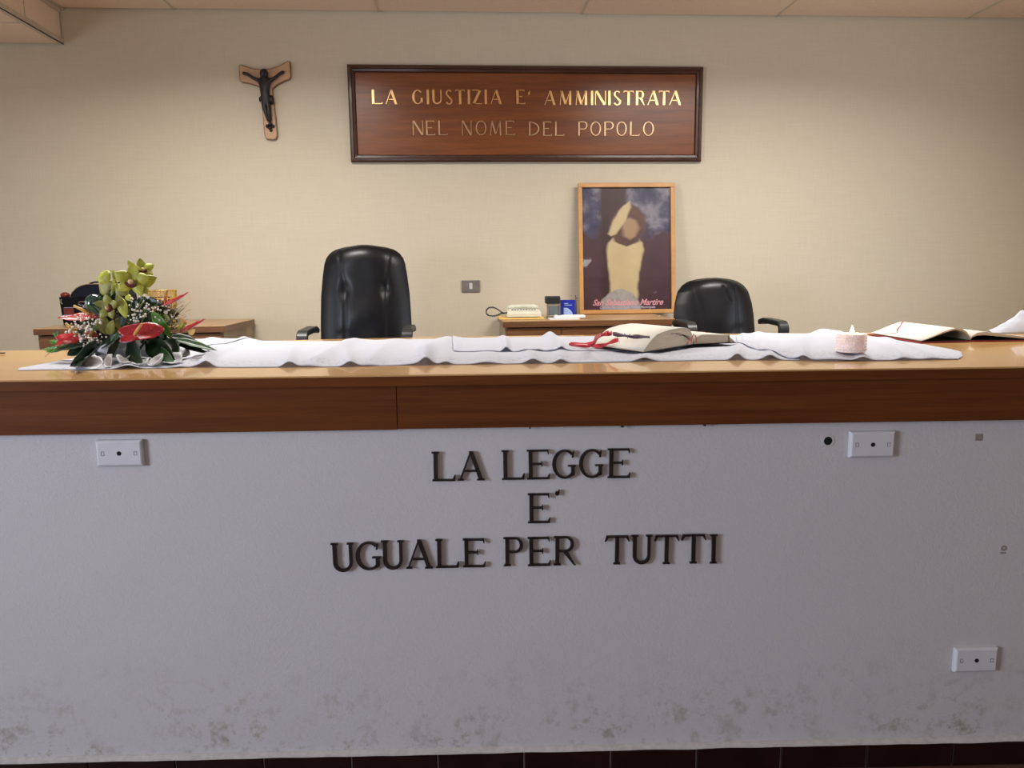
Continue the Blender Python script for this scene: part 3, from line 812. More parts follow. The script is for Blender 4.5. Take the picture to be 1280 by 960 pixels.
bm = nb(); q = crpx(373, 188, .02); tube(bm, [Vector((q.x, YB-.002, q.z-.003)), Vector((q.x, YB-.012, q.z+.004)), Vector((q.x, YB-.012, q.z+.012))], .0018, 6); obj('hook', bm, M['chrome'], cr)

# light switch
a = bk(577, 350.4, .01); b = bk(600, 364.8, .01)
t = thing('light_switch', 'grey metal switch plate between the tall chair and the telephone', 'switch', ((a.x+b.x)/2, YB, b.z))
obj('plate', BX(a.x, b.x, YB-.009, YB-.0003, b.z, a.z, bev=.002), M['steel'], t)
m = (a.x+b.x)/2; zc = (a.z+b.z)/2
obj('rocker', BX(m-.0095, m+.0095, YB-.013, YB-.008, zc-.018, zc+.018, bev=.0015), M['plastic_white'], t, label='white rocker key')

# ------------------------------------------------------------------ low desks on the platform
ZD = 1.10
def desk(name, label, ax0, yf, ax1, yb, drawers, side):
    t = thing(name, label, 'cabinet', ((ax0+ax1)/2, (yf+yb)/2, ZP))
    obj('top', BX(ax0, ax1, yf, yb, ZD-.006, ZD, bev=.0015, seg=1), M['desk_top'], t)
    obj('top_edge', BX(ax0+.0005, ax1-.0005, yf+.0008, yb, ZD-.034, ZD-.0062), M['desk'], t)
    obj('side_panel', BX(ax0+.012, ax0+.030, yf+.020, yb-.01, ZP+.002, ZD-.036), M['desk_side'], t)
    obj('side_panel', BX(ax1-.030, ax1-.012, yf+.020, yb-.01, ZP+.002, ZD-.036), M['desk_side'], t)
    bm = nb(); box(bm, ax0+.03, ax1-.03, yf+.04, yb-.02, ZP+.03, ZD-.04); obj('body', bm, M['desk'], t)
    n = drawers; wdt = (ax1-ax0-.036)/n
    for i in range(n):
        x0 = ax0+.018+i*wdt; z1 = ZD-.041
        for j, hh in enumerate((.15, .26, .26)):
            d = obj('drawer', BX(x0+.0015, x0+wdt-.0015, yf+.013, yf+.039, z1-hh+.003, z1, bev=.0012, seg=1), M['desk'], t)
            zc_ = z1-.048
            bm = nb(); hx = (x0+x0+wdt)/2
            strap(bm, [Vector((hx-.042, yf+.013, zc_)), Vector((hx-.037, yf-.004, zc_)), Vector((hx+.037, yf-.004, zc_)), Vector((hx+.042, yf+.013, zc_))], Z3, .014, .005)
            obj('handle', bm, M['brass_dull'], d)
            z1 -= hh
    return t
l0 = on_z(39, 411, ZD); l1 = on_z(281.5, 406.8, ZD); lb = on_z(309, 398.6, ZD)
print('desk L', l0, l1, lb)
r0 = on_z(628, 401, ZD); r1 = on_z(846, 398.6, ZD)
print('desk R', r0, r1, on_z(740, 391, ZD))
desk('low_desk', 'low brown wooden desk behind the flower arrangement', l0.x, (l0.y+l1.y)/2, l1.x, YB-.03, 3, 1)
desk('low_desk', 'low brown wooden desk under the leaning picture', r0.x, (r0.y+r1.y)/2, r1.x, YB-.03, 3, 0)
def dz_(px, py, y):      # point on a vertical plane at room depth y
    d = ray(px, py); return CAM + d*(y/d.y)

# ------------------------------------------------------------------ framed picture leaning on the wall
yb_ = YB-.11; lean = math.atan2(.085, .78)
pb0 = dz_(724.3, 392, yb_); pb1 = dz_(843.6, 392, yb_); pt0 = dz_(722.5, 230, YB-.03)
pw = pb1.x-pb0.x; phh = (pt0.z-ZD)/math.cos(lean)
pic = thing('framed_picture', 'framed print in thin honey wood frame leaning on the wall above the right desk', 'picture', (pb0.x+pw/2, yb_, ZD))
PM = Matrix.Translation((pb0.x, yb_, ZD+.001)) @ Matrix.Rotation(-lean, 4, 'X')
print('pic', pw, phh)
ft = .024
for nm, b in (('frame_rail', (0, pw, 0, ft)), ('frame_rail', (0, pw, phh-ft, phh)), ('frame_stile', (0, ft, ft, phh-ft)), ('frame_stile', (pw-ft, pw, ft, phh-ft))):
    obj(nm, BX(b[0], b[1], -.022, 0, b[2], b[3], M=PM, bev=.002, seg=1), M['frame_wood'], pic)
obj('backboard', BX(.004, pw-.004, -.002, .003, .004, phh-.004, M=PM), M['desk'], pic)
def m_print():
    s = NT('faded devotional print'); tc = s.n('ShaderNodeTexCoord'); v = tc.outputs['UV']
    sp = s.n('ShaderNodeSeparateXYZ'); s.l(v, sp.inputs[0]); u, w_ = sp.outputs[0], sp.outputs[1]
    mp = s.n('ShaderNodeMapping'); mp.inputs['Scale'].default_value = (1, 1.35, 1); s.l(v, mp.inputs[0]); vv = mp.outputs[0]
    ground = s.mix(s.noise(vv, 5, 4), (0.055, 0.020, 0.028), (0.105, 0.045, 0.055))
    sky = s.ramp(s.noise(vv, 4.2, 4, .55), [(.36, (0.022, 0.022, 0.075)), (.50, (0.075, 0.07, 0.13)), (.64, (0.26, 0.24, 0.28))])
    hz = s.math('ADD', w_, s.math('MULTIPLY', s.math('SUBTRACT', s.noise(vv, 7, 4), .5), .28))
    skym = s.ramp(hz, [(.60, (0, 0, 0)), (.66, (1, 1, 1))])
    dark = s.ramp(s.noise(vv, 2.4, 2), [(.50, (0, 0, 0)), (.60, (1, 1, 1))])
    # dark vertical mass behind the middle
    dm = s.math('ABSOLUTE', s.math('SUBTRACT', u, .36)); dmask = s.ramp(s.math('ADD', dm, s.math('MULTIPLY', s.noise(vv, 6, 3), .1)), [(.17, (1, 1, 1)), (.23, (0, 0, 0))])
    c = s.mix(skym, ground, sky); c = s.mix(dmask, c, (0.05, 0.018, 0.020))
    def ell(cx, cy, rx, ry, lo=.75, hi=1.05, nz=.25):
        a = s.math('DIVIDE', s.math('SUBTRACT', u, cx), rx); b = s.math('DIVIDE', s.math('SUBTRACT', w_, cy), ry)
        d = s.math('ADD', s.math('POWER', s.math('ABSOLUTE', a), 2.0), s.math('POWER', s.math('ABSOLUTE', b), 2.0))
        d = s.math('ADD', d, s.math('MULTIPLY', s.math('SUBTRACT', s.noise(vv, 9, 2), .5), nz))
        return s.ramp(d, [(lo, (1, 1, 1)), (hi, (0, 0, 0))])
    pale = s.mix(s.noise(vv, 6, 3), (0.56, 0.42, 0.21), (0.70, 0.58, 0.34))
    def band(cx0, slope, stops, soft, nz, col, c):
        wd_ = s.ramp(w_, [(p_, (q_, q_, q_)) for p_, q_ in stops])
        cx_ = s.math('ADD', s.math('MULTIPLY', w_, slope), cx0)
        dd = s.math('ABSOLUTE', s.math('SUBTRACT', u, cx_))
        dd = s.math('SUBTRACT', s.math('ADD', s.math('ADD', dd, .08), s.math('MULTIPLY', s.math('SUBTRACT', s.noise(vv, 7, 3), .5), nz)), wd_)
        return s.mix(s.ramp(dd, [(0.0, (1, 1, 1)), (soft, (0, 0, 0))]), c, col)
    c = band(.45, .06, [(.0, .22), (.12, .23), (.22, .22), (.36, .25), (.48, .275), (.55, .26), (.60, .20), (.64, .03), (.66, .0)], .03, .05, pale, c)
    c = band(.44, .11, [(.50, .0), (.56, .20), (.66, .26), (.78, .24), (.84, .15), (.88, .02), (.9, .0)], .05, .10, s.mix(s.noise(vv, 4.5, 3), (0.075, 0.03, 0.025), (0.16, 0.075, 0.05)), c)
    c = band(.54, .0, [(.55, .0), (.60, .12), (.67, .15), (.73, .12), (.78, .0)], .05, .06, (0.42, 0.27, 0.15), c)
    c = band(-.13, .75, [(.58, .0), (.62, .11), (.74, .14), (.84, .12), (.95, .0)], .03, .05, pale, c)
    c = band(.42, .0, [(.0, .30), (.08, .28), (.15, .18), (.19, .0)], .02, .10, s.mix(s.noise(vv, 12, 3), (0.26, 0.22, 0.23), (0.60, 0.56, 0.50)), c)
    s.set(c, .45); return s.m
bm = nb(); g = [bm.verts.new(PM @ Vector(p)) for p in ((ft, -.006, ft), (pw-ft, -.006, ft), (pw-ft, -.006, phh-ft), (ft, -.006, phh-ft))]
f = bm.faces.new(g); uvl = bm.loops.layers.uv.new('UVMap')
for lp, uv in zip(f.loops, ((0, 0), (1, 0), (1, 1), (0, 1))): lp[uvl].uv = uv
pr = obj('print', bm, m_print(), pic)
M['script_pink'] = simple('pink script lettering', (0.85, 0.42, 0.47), .6, var=.03)
M['script_white'] = simple('pale lilac caption', (0.55, 0.50, 0.68), .6, var=.03)
def text_mesh(name, body, size, width, mtx, mat, parent, shear=0.0, thick=.0006, bold=0.0):
    cu = bpy.data.curves.new(name, 'FONT'); cu.body = body; cu.size = size; cu.shear = shear; cu.extrude = thick; cu.offset = bold; cu.align_x = 'CENTER'
    cu.resolution_u = 3
    ob = bpy.data.objects.new('tmp_text', cu); C.objects.link(ob)
    dg = bpy.context.evaluated_depsgraph_get(); me = bpy.data.meshes.new_from_object(ob.evaluated_get(dg))
    C.objects.unlink(ob); bpy.data.objects.remove(ob)
    bm = nb(); bm.from_mesh(me); xsn = [v.co.x for v in bm.verts]; sc_ = width/(max(xsn)-min(xsn))
    for v in bm.verts: v.co = mtx @ Vector((v.co.x*sc_, v.co.y, v.co.z))
    return obj(name, bm, mat, parent)
TM = PM @ Matrix.Translation((pw*.50, -.0068, .052)) @ Matrix.Rotation(PI/2, 4, 'X')
text_mesh('title_lettering', 'San Sebastiano Martire', .050, pw*.74, TM, M['script_pink'], pic, .45, .0003, .0012)
TM = PM @ Matrix.Translation((pw*.50, -.0068, .032)) @ Matrix.Rotation(PI/2, 4, 'X')
text_mesh('caption_lettering', 'Celeste Patrono della Polizia Municipale', .021, pw*.58, TM, M['script_white'], pic, .1, .0003, .0005)
bm = nb(); box(bm, ft-.002, pw-ft+.002, -.0105, -.0085, ft-.002, phh-ft+.002, M=PM); obj('glass_pane', bm, M['glass'], pic)

# ------------------------------------------------------------------ office chairs
def office_chair(name, label, cx, yb, hw_fn, z_lo, z_hi, arm_x, arm_y0, arm_y1, arm_z, tufts, seams, folds=(), seat_w=.25):
    """cx centre; yb front face of the backrest; hw_fn(v) half width; v 0 bottom .. 1 top"""
    t = thing(name, label, 'chair', (cx, yb-.05, ZP))
    H_ = z_hi-z_lo
    def relief(u, v):
        d = .048*(1-abs(u)**3.2)*(1-max(0, (v-.86)/.14)**2.2)**.5 if v < 1 else 0
        x = u*hw_fn(v)
        for sx_, depth, w_ in seams:
            uu = sx_(v)
            d -= depth*math.exp(-((x-uu)/w_)**2)
        for tx, tz, dep, rw, rz in tufts:
            zz = z_lo+v*H_
            d -= dep*math.exp(-((x-tx)/rw)**2-((zz-tz)/rz)**2)
        for x0, z0_, x1, z1_, dep, w_ in folds:
            zz = z_lo+v*H_; dx, dz = x1-x0, z1_-z0_; L = dx*dx+dz*dz
            k = max(0, min(1, ((x-x0)*dx+(zz-z0_)*dz)/L)); dd = math.hypot(x-x0-k*dx, zz-z0_-k*dz)
            d -= dep*math.exp(-(dd/w_)**2)
        return max(d, -.004)
    def fn(a, v):
        u = math.sin((a*2-1)*PI/2)*.999
        tilt = (v-.1)*.09
        return Vector((cx+u*hw_fn(v), yb-relief(u, v)+tilt-.012*(1-u*u)*0+.03*abs(u)**2, z_lo+v*H_))
    bm = nb()
    gf = grid(bm, fn, 72, 64)
    def fb(a, v):
        u = math.sin((a*2-1)*PI/2)*.999; tilt = (v-.1)*.09
        ed = max(0, 1-abs(u)**5)*(1 if v < .9 else math.sqrt(max(0, 1-((v-.9)/.1)**2)))
        return Vector((cx+u*hw_fn(v), yb+.02+tilt+.045*ed+.03*abs(u)**2, z_lo+v*H_))
    gb = grid(bm, fb, 72, 64)
    for i in range(72):
        bm.faces.new((gf[i][64], gf[i+1][64], gb[i+1][64], gb[i][64])); bm.faces.new((gf[i][0], gb[i][0], gb[i+1][0], gf[i+1][0]))
    for j in range(64):
        bm.faces.new((gf[0][j], gf[0][j+1], gb[0][j+1], gb[0][j])); bm.faces.new((gf[72][j], gb[72][j], gb[72][j+1], gf[72][j+1]))
    bk_ = obj('backrest', bm, M['leather'], t, smooth=True)
    # stitched seams as fine dark cords lying in their channels
    for sx_, depth, w_ in seams:
        pts = []
        for k in range(25):
            v = .03+.90*k/24
            x = sx_(v); hw = hw_fn(v); 
            if abs(x) > hw*.97: continue
            u = x/hw; p = Vector((cx+x, yb-relief(u, v)+(v-.1)*.09+.03*u*u-.0002, z_lo+v*H_)); pts.append(p)
        bm = nb(); tube(bm, pts, .0013, 5); obj('seam', bm, M['seam'], bk_, smooth=True)
    # seat
    sz = ZP+.46; bm = nb()
    def seatf(a, b, top=True):
        u, v = a*2-1, b*2-1
        k = (1-abs(u)**4)*(1-abs(v)**4)
        return Vector((cx+u*seat_w*(1-.12*abs(v)**3), yb-.24+v*.25*(1-.1*abs(u)**3), sz+(.055 if top else -.045)*max(k, 0)**.4))
    g1 = grid(bm, lambda a, b: seatf(a, b), 24, 24); g2 = grid(bm, lambda a, b: seatf(a, b, False), 24, 24)
    bmesh.ops.remove_doubles(bm, verts=bm.verts, dist=.0008)
    obj('seat', bm, M['leather'], t, smooth=True)
    for s in (-1, 1):
        ax = arm_x[0] if s < 0 else arm_x[1]
        r = .035; pts = []
        pts.append(Vector((ax, arm_y1, arm_z-.012))); pts.append(Vector((ax, arm_y1-.05, arm_z)))
        pts.append(Vector((ax, arm_y0+r, arm_z-.004)))
        for k in range(1, 7):
            a_ = R(15*k); pts.append(Vector((ax, arm_y0+r-r*math.sin(a_), arm_z-.004-r+r*math.cos(a_))))
        pts.append(Vector((ax, arm_y0+.02, sz-.02))); pts.append(Vector((ax, arm_y0+.08, sz-.055)))
        pts.append(Vector((ax-s*.03, arm_y0+.11, sz-.057))); pts.append(Vector((cx+s*(seat_w-.04), arm_y0+.11, sz-.055)))
        bm = nb(); strap(bm, pts[:11], X3, .052, .026)
        tube(bm, [pts[9]+Vector((0, .02, 0)), pts[10], pts[11], pts[12]], .012, 8)
        obj('armrest', bm, M['plastic_black'], t)
    bm = nb(); tube(bm, [Vector((cx, yb+.05, z_lo+.04)), Vector((cx, yb+.05, sz-.02)), Vector((cx, yb-.02, sz-.06)), Vector((cx, yb-.22, sz-.06))], .020, 8)
    obj('back_bracket', bm, M['plastic_black'], t)
    bm = nb(); lathe(bm, Vector((cx, yb-.24, ZP)), [(.03, .07), (.03, .26), (.018, .26), (.018, .40), (.06, .40), (.06, .425)], 16); obj('gas_column', bm, M['plastic_black'], t)
    for k in range(5):
        a_ = 2*PI*k/5+.3; dd = Vector((math.cos(a_), math.sin(a_), 0)); c0 = Vector((cx, yb-.24, ZP))
        bm = nb(); strap(bm, [c0+dd*.02+Z3*.10, c0+dd*.15+Z3*.09, c0+dd*.29+Z3*.066], Z3.cross(dd), .045, .026)
        lg = obj('base_leg', bm, M['plastic_black'], t)
        bm = nb(); sd = Z3.cross(dd)
        for q in (-1, 1):
            tube(bm, [c0+dd*.285+sd*(.008*q)+Z3*.0265, c0+dd*.285+sd*(.024*q)+Z3*.0265], .026, 12)
        tube(bm, [c0+dd*.285+Z3*.02, c0+dd*.285+Z3*.06], .006, 6)
        obj('caster', bm, M['plastic_black'], lg)
    return t
def interp(tab):
    def f(v):
        for (a, x), (b, y) in zip(tab[:-1], tab[1:]):
            if v <= b:
                k = (v-a)/(b-a) if b > a else 0; return x+(y-x)*k
        return tab[-1][1]
    return f
# tall one
yb1 = 3.92; sc1 = (dz_(512, 380, yb1).x-dz_(402, 380, yb1).x)/110
c1 = dz_(455, 380, yb1); zhi = dz_(457, 305.8, yb1+.06).z; zlo = c1.z-.42
def vz(py, yb, zl, zh, px=457): return (dz_(px, py, yb).z-zl)/(zh-zl)
tab = [(0, 50), (vz(425, yb1, zlo, zhi), 55.3), (vz(400, yb1, zlo, zhi), 55), (vz(370, yb1, zlo, zhi), 53.8), (vz(345, yb1, zlo, zhi), 51.2), (vz(330, yb1, zlo, zhi), 49), (vz(322, yb1, zlo, zhi), 46.5), (vz(315, yb1, zlo, zhi), 41.5), (vz(310, yb1, zlo, zhi), 33), (vz(307.5, yb1, zlo, zhi), 23), (1, 8)]
hf = interp([(a, b*sc1*1.05) for a, b in tab])
def seamL(v): return interp([(0, -26*sc1), (.45, -24*sc1), (vz(363, yb1, zlo, zhi), -23*sc1), (1, -33*sc1)])(v)
def seamR(v): return interp([(0, 22*sc1), (.45, 25.5*sc1), (vz(363, yb1, zlo, zhi), 27*sc1), (1, 34*sc1)])(v)
zt1 = dz_(457, 362, yb1).z
la = dz_(377, 418, 3.5); 
office_chair('office_chair', 'tall black leather office chair with two tufts in the backrest', c1.x, yb1, hf, zlo, zhi,
    (dz_(383.5, 409.5, 3.62).x, dz_(510.5, 409, 3.62).x), 3.50, 3.80, dz_(378, 416, 3.5).z+.0, [(-24*sc1, zt1, .015, .024, .04), (26*sc1, zt1, .015, .024, .04), (0, zt1+.19, -.010, .10, .07), (0, zt1-.12, -.010, .07, .06)],
    [(seamL, .0045, .008), (seamR, .0045, .008)])
# low one
yb2 = 4.0; sc2 = sc1*yb2/yb1
c2 = dz_(898.5, 385, yb2); zhi2 = dz_(890, 347.3, yb2+.03).z; zlo2 = zhi2-.46
tab = [(0, 48), (vz(415, yb2, zlo2, zhi2, 895), 51), (vz(395, yb2, zlo2, zhi2, 895), 50.3), (vz(380, yb2, zlo2, zhi2, 895), 48.5), (vz(365, yb2, zlo2, zhi2, 895), 44.5), (vz(357, yb2, zlo2, zhi2, 895), 38.5), (vz(351.5, yb2, zlo2, zhi2, 895), 30), (vz(348.5, yb2, zlo2, zhi2, 895), 18), (1, 6)]
hf2 = interp([(a, b*sc2*1.07) for a, b in tab])
def sL2(v): return interp([(0, -20*sc2), (.5, -21*sc2), (1, -31*sc2)])(v)
def sR2(v): return interp([(0, 25*sc2), (.5, 25*sc2), (1, 25*sc2)])(v)
office_chair('office_chair', 'low-backed black leather office chair right of the leaning picture', c2.x, yb2, hf2, zlo2, zhi2,
    (dz_(853, 398, 3.85).x, dz_(963, 396.5, 3.85).x), 3.68, 3.95, dz_(866, 405, 3.7).z, [(0, zhi2-.25, -.012, .09, .14)],
    [(sL2, .003, .007), (sR2, .004, .007)], [(8*sc2, zhi2-.05, 15*sc2, zhi2-.13, .006, .006)])

# ------------------------------------------------------------------ things on the right desk
# telephone
yp = r0.y+.14
fA = dz_(624, 398, yp-.06); fB = dz_(680, 399, yp-.06)
fo = obj('folder', BX(fA.x, fB.x, yp-.075, yp+.13, ZD+.0005, ZD+.010, bev=.002, seg=1), M['yellow'])
tag(fo, 'thin yellow card folder under the cream telephone', 'folder'); center(fo)
pa = dz_(633, 390, yp); pb = dz_(675.5, 390, yp)
ph = thing('telephone', 'cream desk telephone standing on a yellow folder', 'telephone', ((pa.x+pb.x)/2, yp+.04, ZD+.0105))
zb = ZD+.0105; wph = pb.x-pa.x; cxp = (pa.x+pb.x)/2
bm = nb()
prof = [(-.055, .004), (-.055, .020), (-.045, .029), (-.015, .038), (.06, .049), (.10, .047), (.115, .026), (.115, .004)]
fcs = []
for u in (-1, -.97, -.8, 0, .8, .97, 1):
    k = {1: .72, .97: .92, .8: 1.0, 0: 1.05}[abs(u)]
    fcs.append([bm.verts.new((cxp+u*wph/2, yp+y, zb+(z*k if z > .01 else z))) for y, z in prof])
for i in range(len(fcs)-1):
    for k in range(len(prof)): bm.faces.new((fcs[i][k], fcs[i][(k+1) % len(prof)], fcs[i+1][(k+1) % len(prof)], fcs[i+1][k]))
bm.faces.new(fcs[0][::-1]); bm.faces.new(fcs[-1])
obj('body', bm, M['phone'], ph, smooth=False)
bm = nb()
for k in range(9):
    x = cxp-.062+k*.0155
    hgt = .007 if 3 <= k <= 5 else .004
    box(bm, x-.005, x+.005, yp-.0175, yp-.010, zb+.039-hgt/2, zb+.039+hgt/2+.002)
obj('key_row', bm, M['keys'], ph)
bm = nb(); tube(bm, [(cxp-.085, yp+.03, zb+.048), (cxp-.06, yp+.03, zb+.055), (cxp, yp+.03, zb+.058), (cxp+.06, yp+.03, zb+.055), (cxp+.085, yp+.03, zb+.048)], [.013, .013, .010, .013, .013], 10)
obj('handset', bm, M['phone'], ph, smooth=True)
bm = nb(); pts = []
for px, py in ((634, 391), (630, 391.5), (626, 392), (622, 394), (617, 395), (611, 394.5), (607.5, 391.5), (608, 387.5), (611, 384.7), (616, 384), (621, 386), (626, 389.5), (630, 392)):
    pts.append(dz_(px, py, yp-.03+.002*len(pts)))
fine = []
for i in range(len(pts)-1):
    for k in range(8): fine.append(pts[i].lerp(pts[i+1], k/8))
coil = [p+Vector((0, math.cos(i*1.6)*.0035, math.sin(i*1.6)*.0035)) for i, p in enumerate(fine)]
tube(bm, coil, .0030, 5); obj('coiled_cord', bm, M['plastic_black'], ph, label='black coiled handset cord', smooth=True)
# self-inking stamp
ys_ = r0.y+.17
sa = dz_(681.5, 391, ys_); sb = dz_(700.3, 370, ys_); sm = dz_(690, 379.5, ys_)
st = thing('self_inking_stamp', 'black and grey self-inking stamp between telephone and blue card box', 'stamp', ((sa.x+sb.x)/2, ys_, ZD))
x0, x1, zt0 = sa.x, sb.x, sb.z
obj('cap', BX(x0, x1, ys_-.012, ys_+.03, sm.z, zt0, bev=.006), M['plastic_black'], st)
bm = nb(); wx = x1-x0
box(bm, x0+.012, x0+.020, ys_-.010, ys_+.028, ZD+.001, sm.z); box(bm, x1-.008, x1-.001, ys_-.010, ys_+.028, ZD+.001, sm.z)
box(bm, x0+.012, x1-.001, ys_-.011, ys_+.028, sm.z-.010, sm.z-.001); box(bm, x0+.010, x1, ys_-.012, ys_+.030, ZD+.001, ZD+.010)
obj('stamp_frame', bm, M['steel'], st)
obj('ink_pad', BX(x0+.021, x1-.009, ys_-.006, ys_+.024, ZD+.016, sm.z-.014), M['keys'], st)
# blue card box
yq = r0.y+.19
qa = dz_(701, 391, yq); qb = dz_(719, 374.8, yq)
bx_ = thing('blue_box', 'small blue printed card box beside the stamp', 'box', ((qa.x+qb.x)/2, yq, ZD))
obj('carton', BX(qa.x, qb.x, yq, yq+.03, ZD+.001, qb.z, bev=.001, seg=1), M['blue'], bx_)
bm = nb(); wq = qb.x-qa.x; hq = qb.z-ZD
n = 14; o_ = Vector((qa.x+wq*.20, yq-.0006, ZD+.004)); rr = wq*.66
prism(bm, [o_]+[o_+Vector((rr*math.sin(PI/2*k/n), 0, min(rr*math.cos(PI/2*k/n), hq*.52))) for k in range(n+1)], Vector((0, .001, 0)))
obj('printed_quadrant', bm, M['lightblue'], bx_)
bm = nb()
for x_, w_, z_ in ((.22, .30, .80), (.26, .52, .71)):
    box(bm, qa.x+wq*x_, qa.x+wq*(x_+w_), yq-.0006, yq+.0004, ZD+hq*z_-.002, ZD+hq*z_+.002)
obj('printed_lines', bm, M['lightblue'], bx_)
pins = nb()
pc = dz_(719.5, 374, yq+.035)
for k, (dx, hh) in enumerate(((0, .028), (.004, .016))):
    tube(pins, [Vector((pc.x+dx, pc.y, ZD+.001)), Vector((pc.x+dx+.003*k, pc.y, pc.z+hh-.01))], .0016, 6); ball(pins, Vector((pc.x+dx+.003*k, pc.y, pc.z+hh-.008)), .0038, 1)
o = obj('pen_pair', pins, M['plastic_black']); tag(o, 'dark thin pen tips behind the blue card box', 'pen'); center(o)
# papers and white remote-like slab
pz0 = dz_(687, 399.3, r0.y+.04); pz1 = dz_(724, 399.3, r0.y+.04)
o = obj('paper_sheet', BX(pz0.x, pz1.x, r0.y+.012, r0.y+.13, ZD+.0004, ZD+.004), M['paper']); tag(o, 'white paper sheets at the front edge of the right desk', 'paper'); center(o)
a = dz_(693, 393, r0.y+.07); b = dz_(731, 393, r0.y+.07)
t = thing('desk_device', 'flat white plastic device lying on papers before the blue box', 'device', ((a.x+b.x)/2, r0.y+.07, ZD+.0045))
obj('shell', BX(a.x, b.x, r0.y+.045, r0.y+.10, ZD+.0045, ZD+.022, bev=.006), M['paper'], t)
obj('button_pad', BX(a.x+.015, a.x+.035, r0.y+.047, r0.y+.075, ZD+.0215, ZD+.0235), M['keys'], t)

# ------------------------------------------------------------------ case and basket on the left desk
yc = l1.y+.22
ca = dz_(76.5, 404, yc); cb = dz_(150, 355, yc); ctp = dz_(110, 371, yc).z
cs = thing('lacquered_case', 'black domed case with red corner and chrome lines behind the flowers', 'case', ((ca.x+cb.x)/2, yc+.1, ZD))
cx0, cx1 = ca.x, cb.x; q0 = dz_(79, 385, yc).x
def skew(x0, z0, x1, z1): pass
bm = nb(); prism(bm, [Vector((cx0+.012, yc, ZD+.001)), Vector((cx1, yc, ZD+.001)), Vector((cx1, yc, ctp)), Vector((cx0+.002, yc, ctp))], Vector((0, .20, 0))); obj('body', bm, M['case_black'], cs)
dome = [dz_(px, py, yc) for px, py in ((87, 371), (90, 365), (95, 360), (101, 357), (108, 355.3), (120, 355), (132, 355.5), (142, 358), (150, 363), (152, 371))]
bm = nb(); prism(bm, [Vector((p.x, yc+.004, max(p.z, ctp))) for p in dome], Vector((0, .19, 0))); obj('domed_lid', bm, M['case_navy'], cs)
bm = nb(); tube(bm, [Vector((p.x, yc+.002, p.z)) for p in dome], .0022, 6); obj('lid_edge', bm, M['chrome'], cs)
bm = nb(); ball(bm, dz_(81.5, 369, yc+.02), .020, 2, (1.2, 1.2, .85)); obj('corner', bm, M['case_red'], cs, label='red corner pad', smooth=True)
bm = nb(); ball(bm, dz_(88, 367.8, yc), .006, 2); obj('stud', bm, M['chrome'], cs, smooth=True)
for py in (384.5, 393.5):
    p = dz_(80, py, yc); bm = nb(); box(bm, p.x, cx1, yc-.0015, yc+.002, p.z-.0012, p.z+.0012); obj('chrome_line', bm, M['chrome'], cs)
p = dz_(80, 393, yc); p2 = dz_(92, 385, yc); obj('red_panel', BX(p.x, p2.x, yc-.001, yc+.002, p.z, p2.z), M['case_red'], cs)
bm = nb(); tube(bm, [dz_(98, 379, yc-.005), dz_(99, 377.5, yc-.012), dz_(104, 377, yc-.012), dz_(107, 377, yc-.005), dz_(107, 381, yc-.005), dz_(101, 381.5, yc-.005), dz_(98, 380, yc-.005)], .0025, 6); obj('clasp', bm, M['chrome'], cs)
bm = nb(); tube(bm, [dz_(76.5, 374, yc), dz_(76, 378, yc-.004), dz_(78, 380, yc)], .004, 6); obj('side_hinge', bm, M['chrome'], cs)
bm = nb(); bp_ = [dz_(px, py, yc+.1) for px, py in ((112, 354.5), (118, 352.8), (126, 352.3), (140, 352.5), (152, 354))]
tube(bm, bp_, .005, 6); obj('carry_handle', bm, M['case_black'], cs)
# gilded basket behind the flowers
ga = dz_(187.5, 374, yc); gb = dz_(215.5, 374, yc); gz1 = dz_(200, 363.3, yc).z
gk = thing('gilded_basket', 'gold wicker basket half hidden behind the flowers', 'basket', ((ga.x+gb.x)/2-.02, yc+.06, ZD))
gcx = (ga.x+gb.x)/2-.02; gr_ = gb.x-gcx
bm = nb()
for k in range(28):
    an = 2*PI*k/28
    tube(bm, [Vector((gcx+gr_*.8*math.cos(an), yc+.06+gr_*.6*math.sin(an), ZD+.001)), Vector((gcx+gr_*math.cos(an), yc+.06+gr_*.75*math.sin(an), gz1-.004))], .0028, 5)
obj('stakes', bm, M['gold'], gk, kind='stuff')
for z, nm in ((gz1, 'rim'), (gz1-.045, 'weave_band'), (ZD+.01, 'foot_rim')):
    kk = .8+.2*(z-ZD)/(gz1-ZD)
    bm = nb(); tube(bm, [Vector((gcx+gr_*kk*math.cos(2*PI*k/24), yc+.06+gr_*.75*kk*math.sin(2*PI*k/24), z)) for k in range(25)], .0045, 6); obj(nm, bm, M['gold'], gk, smooth=True)
bm = nb(); lathe(bm, Vector((gcx, yc+.06, ZD)), [(gr_*.55, .002), (gr_*.62, gz1-ZD-.035)], 20); obj('inner_pot', bm, M['case_red'], gk)

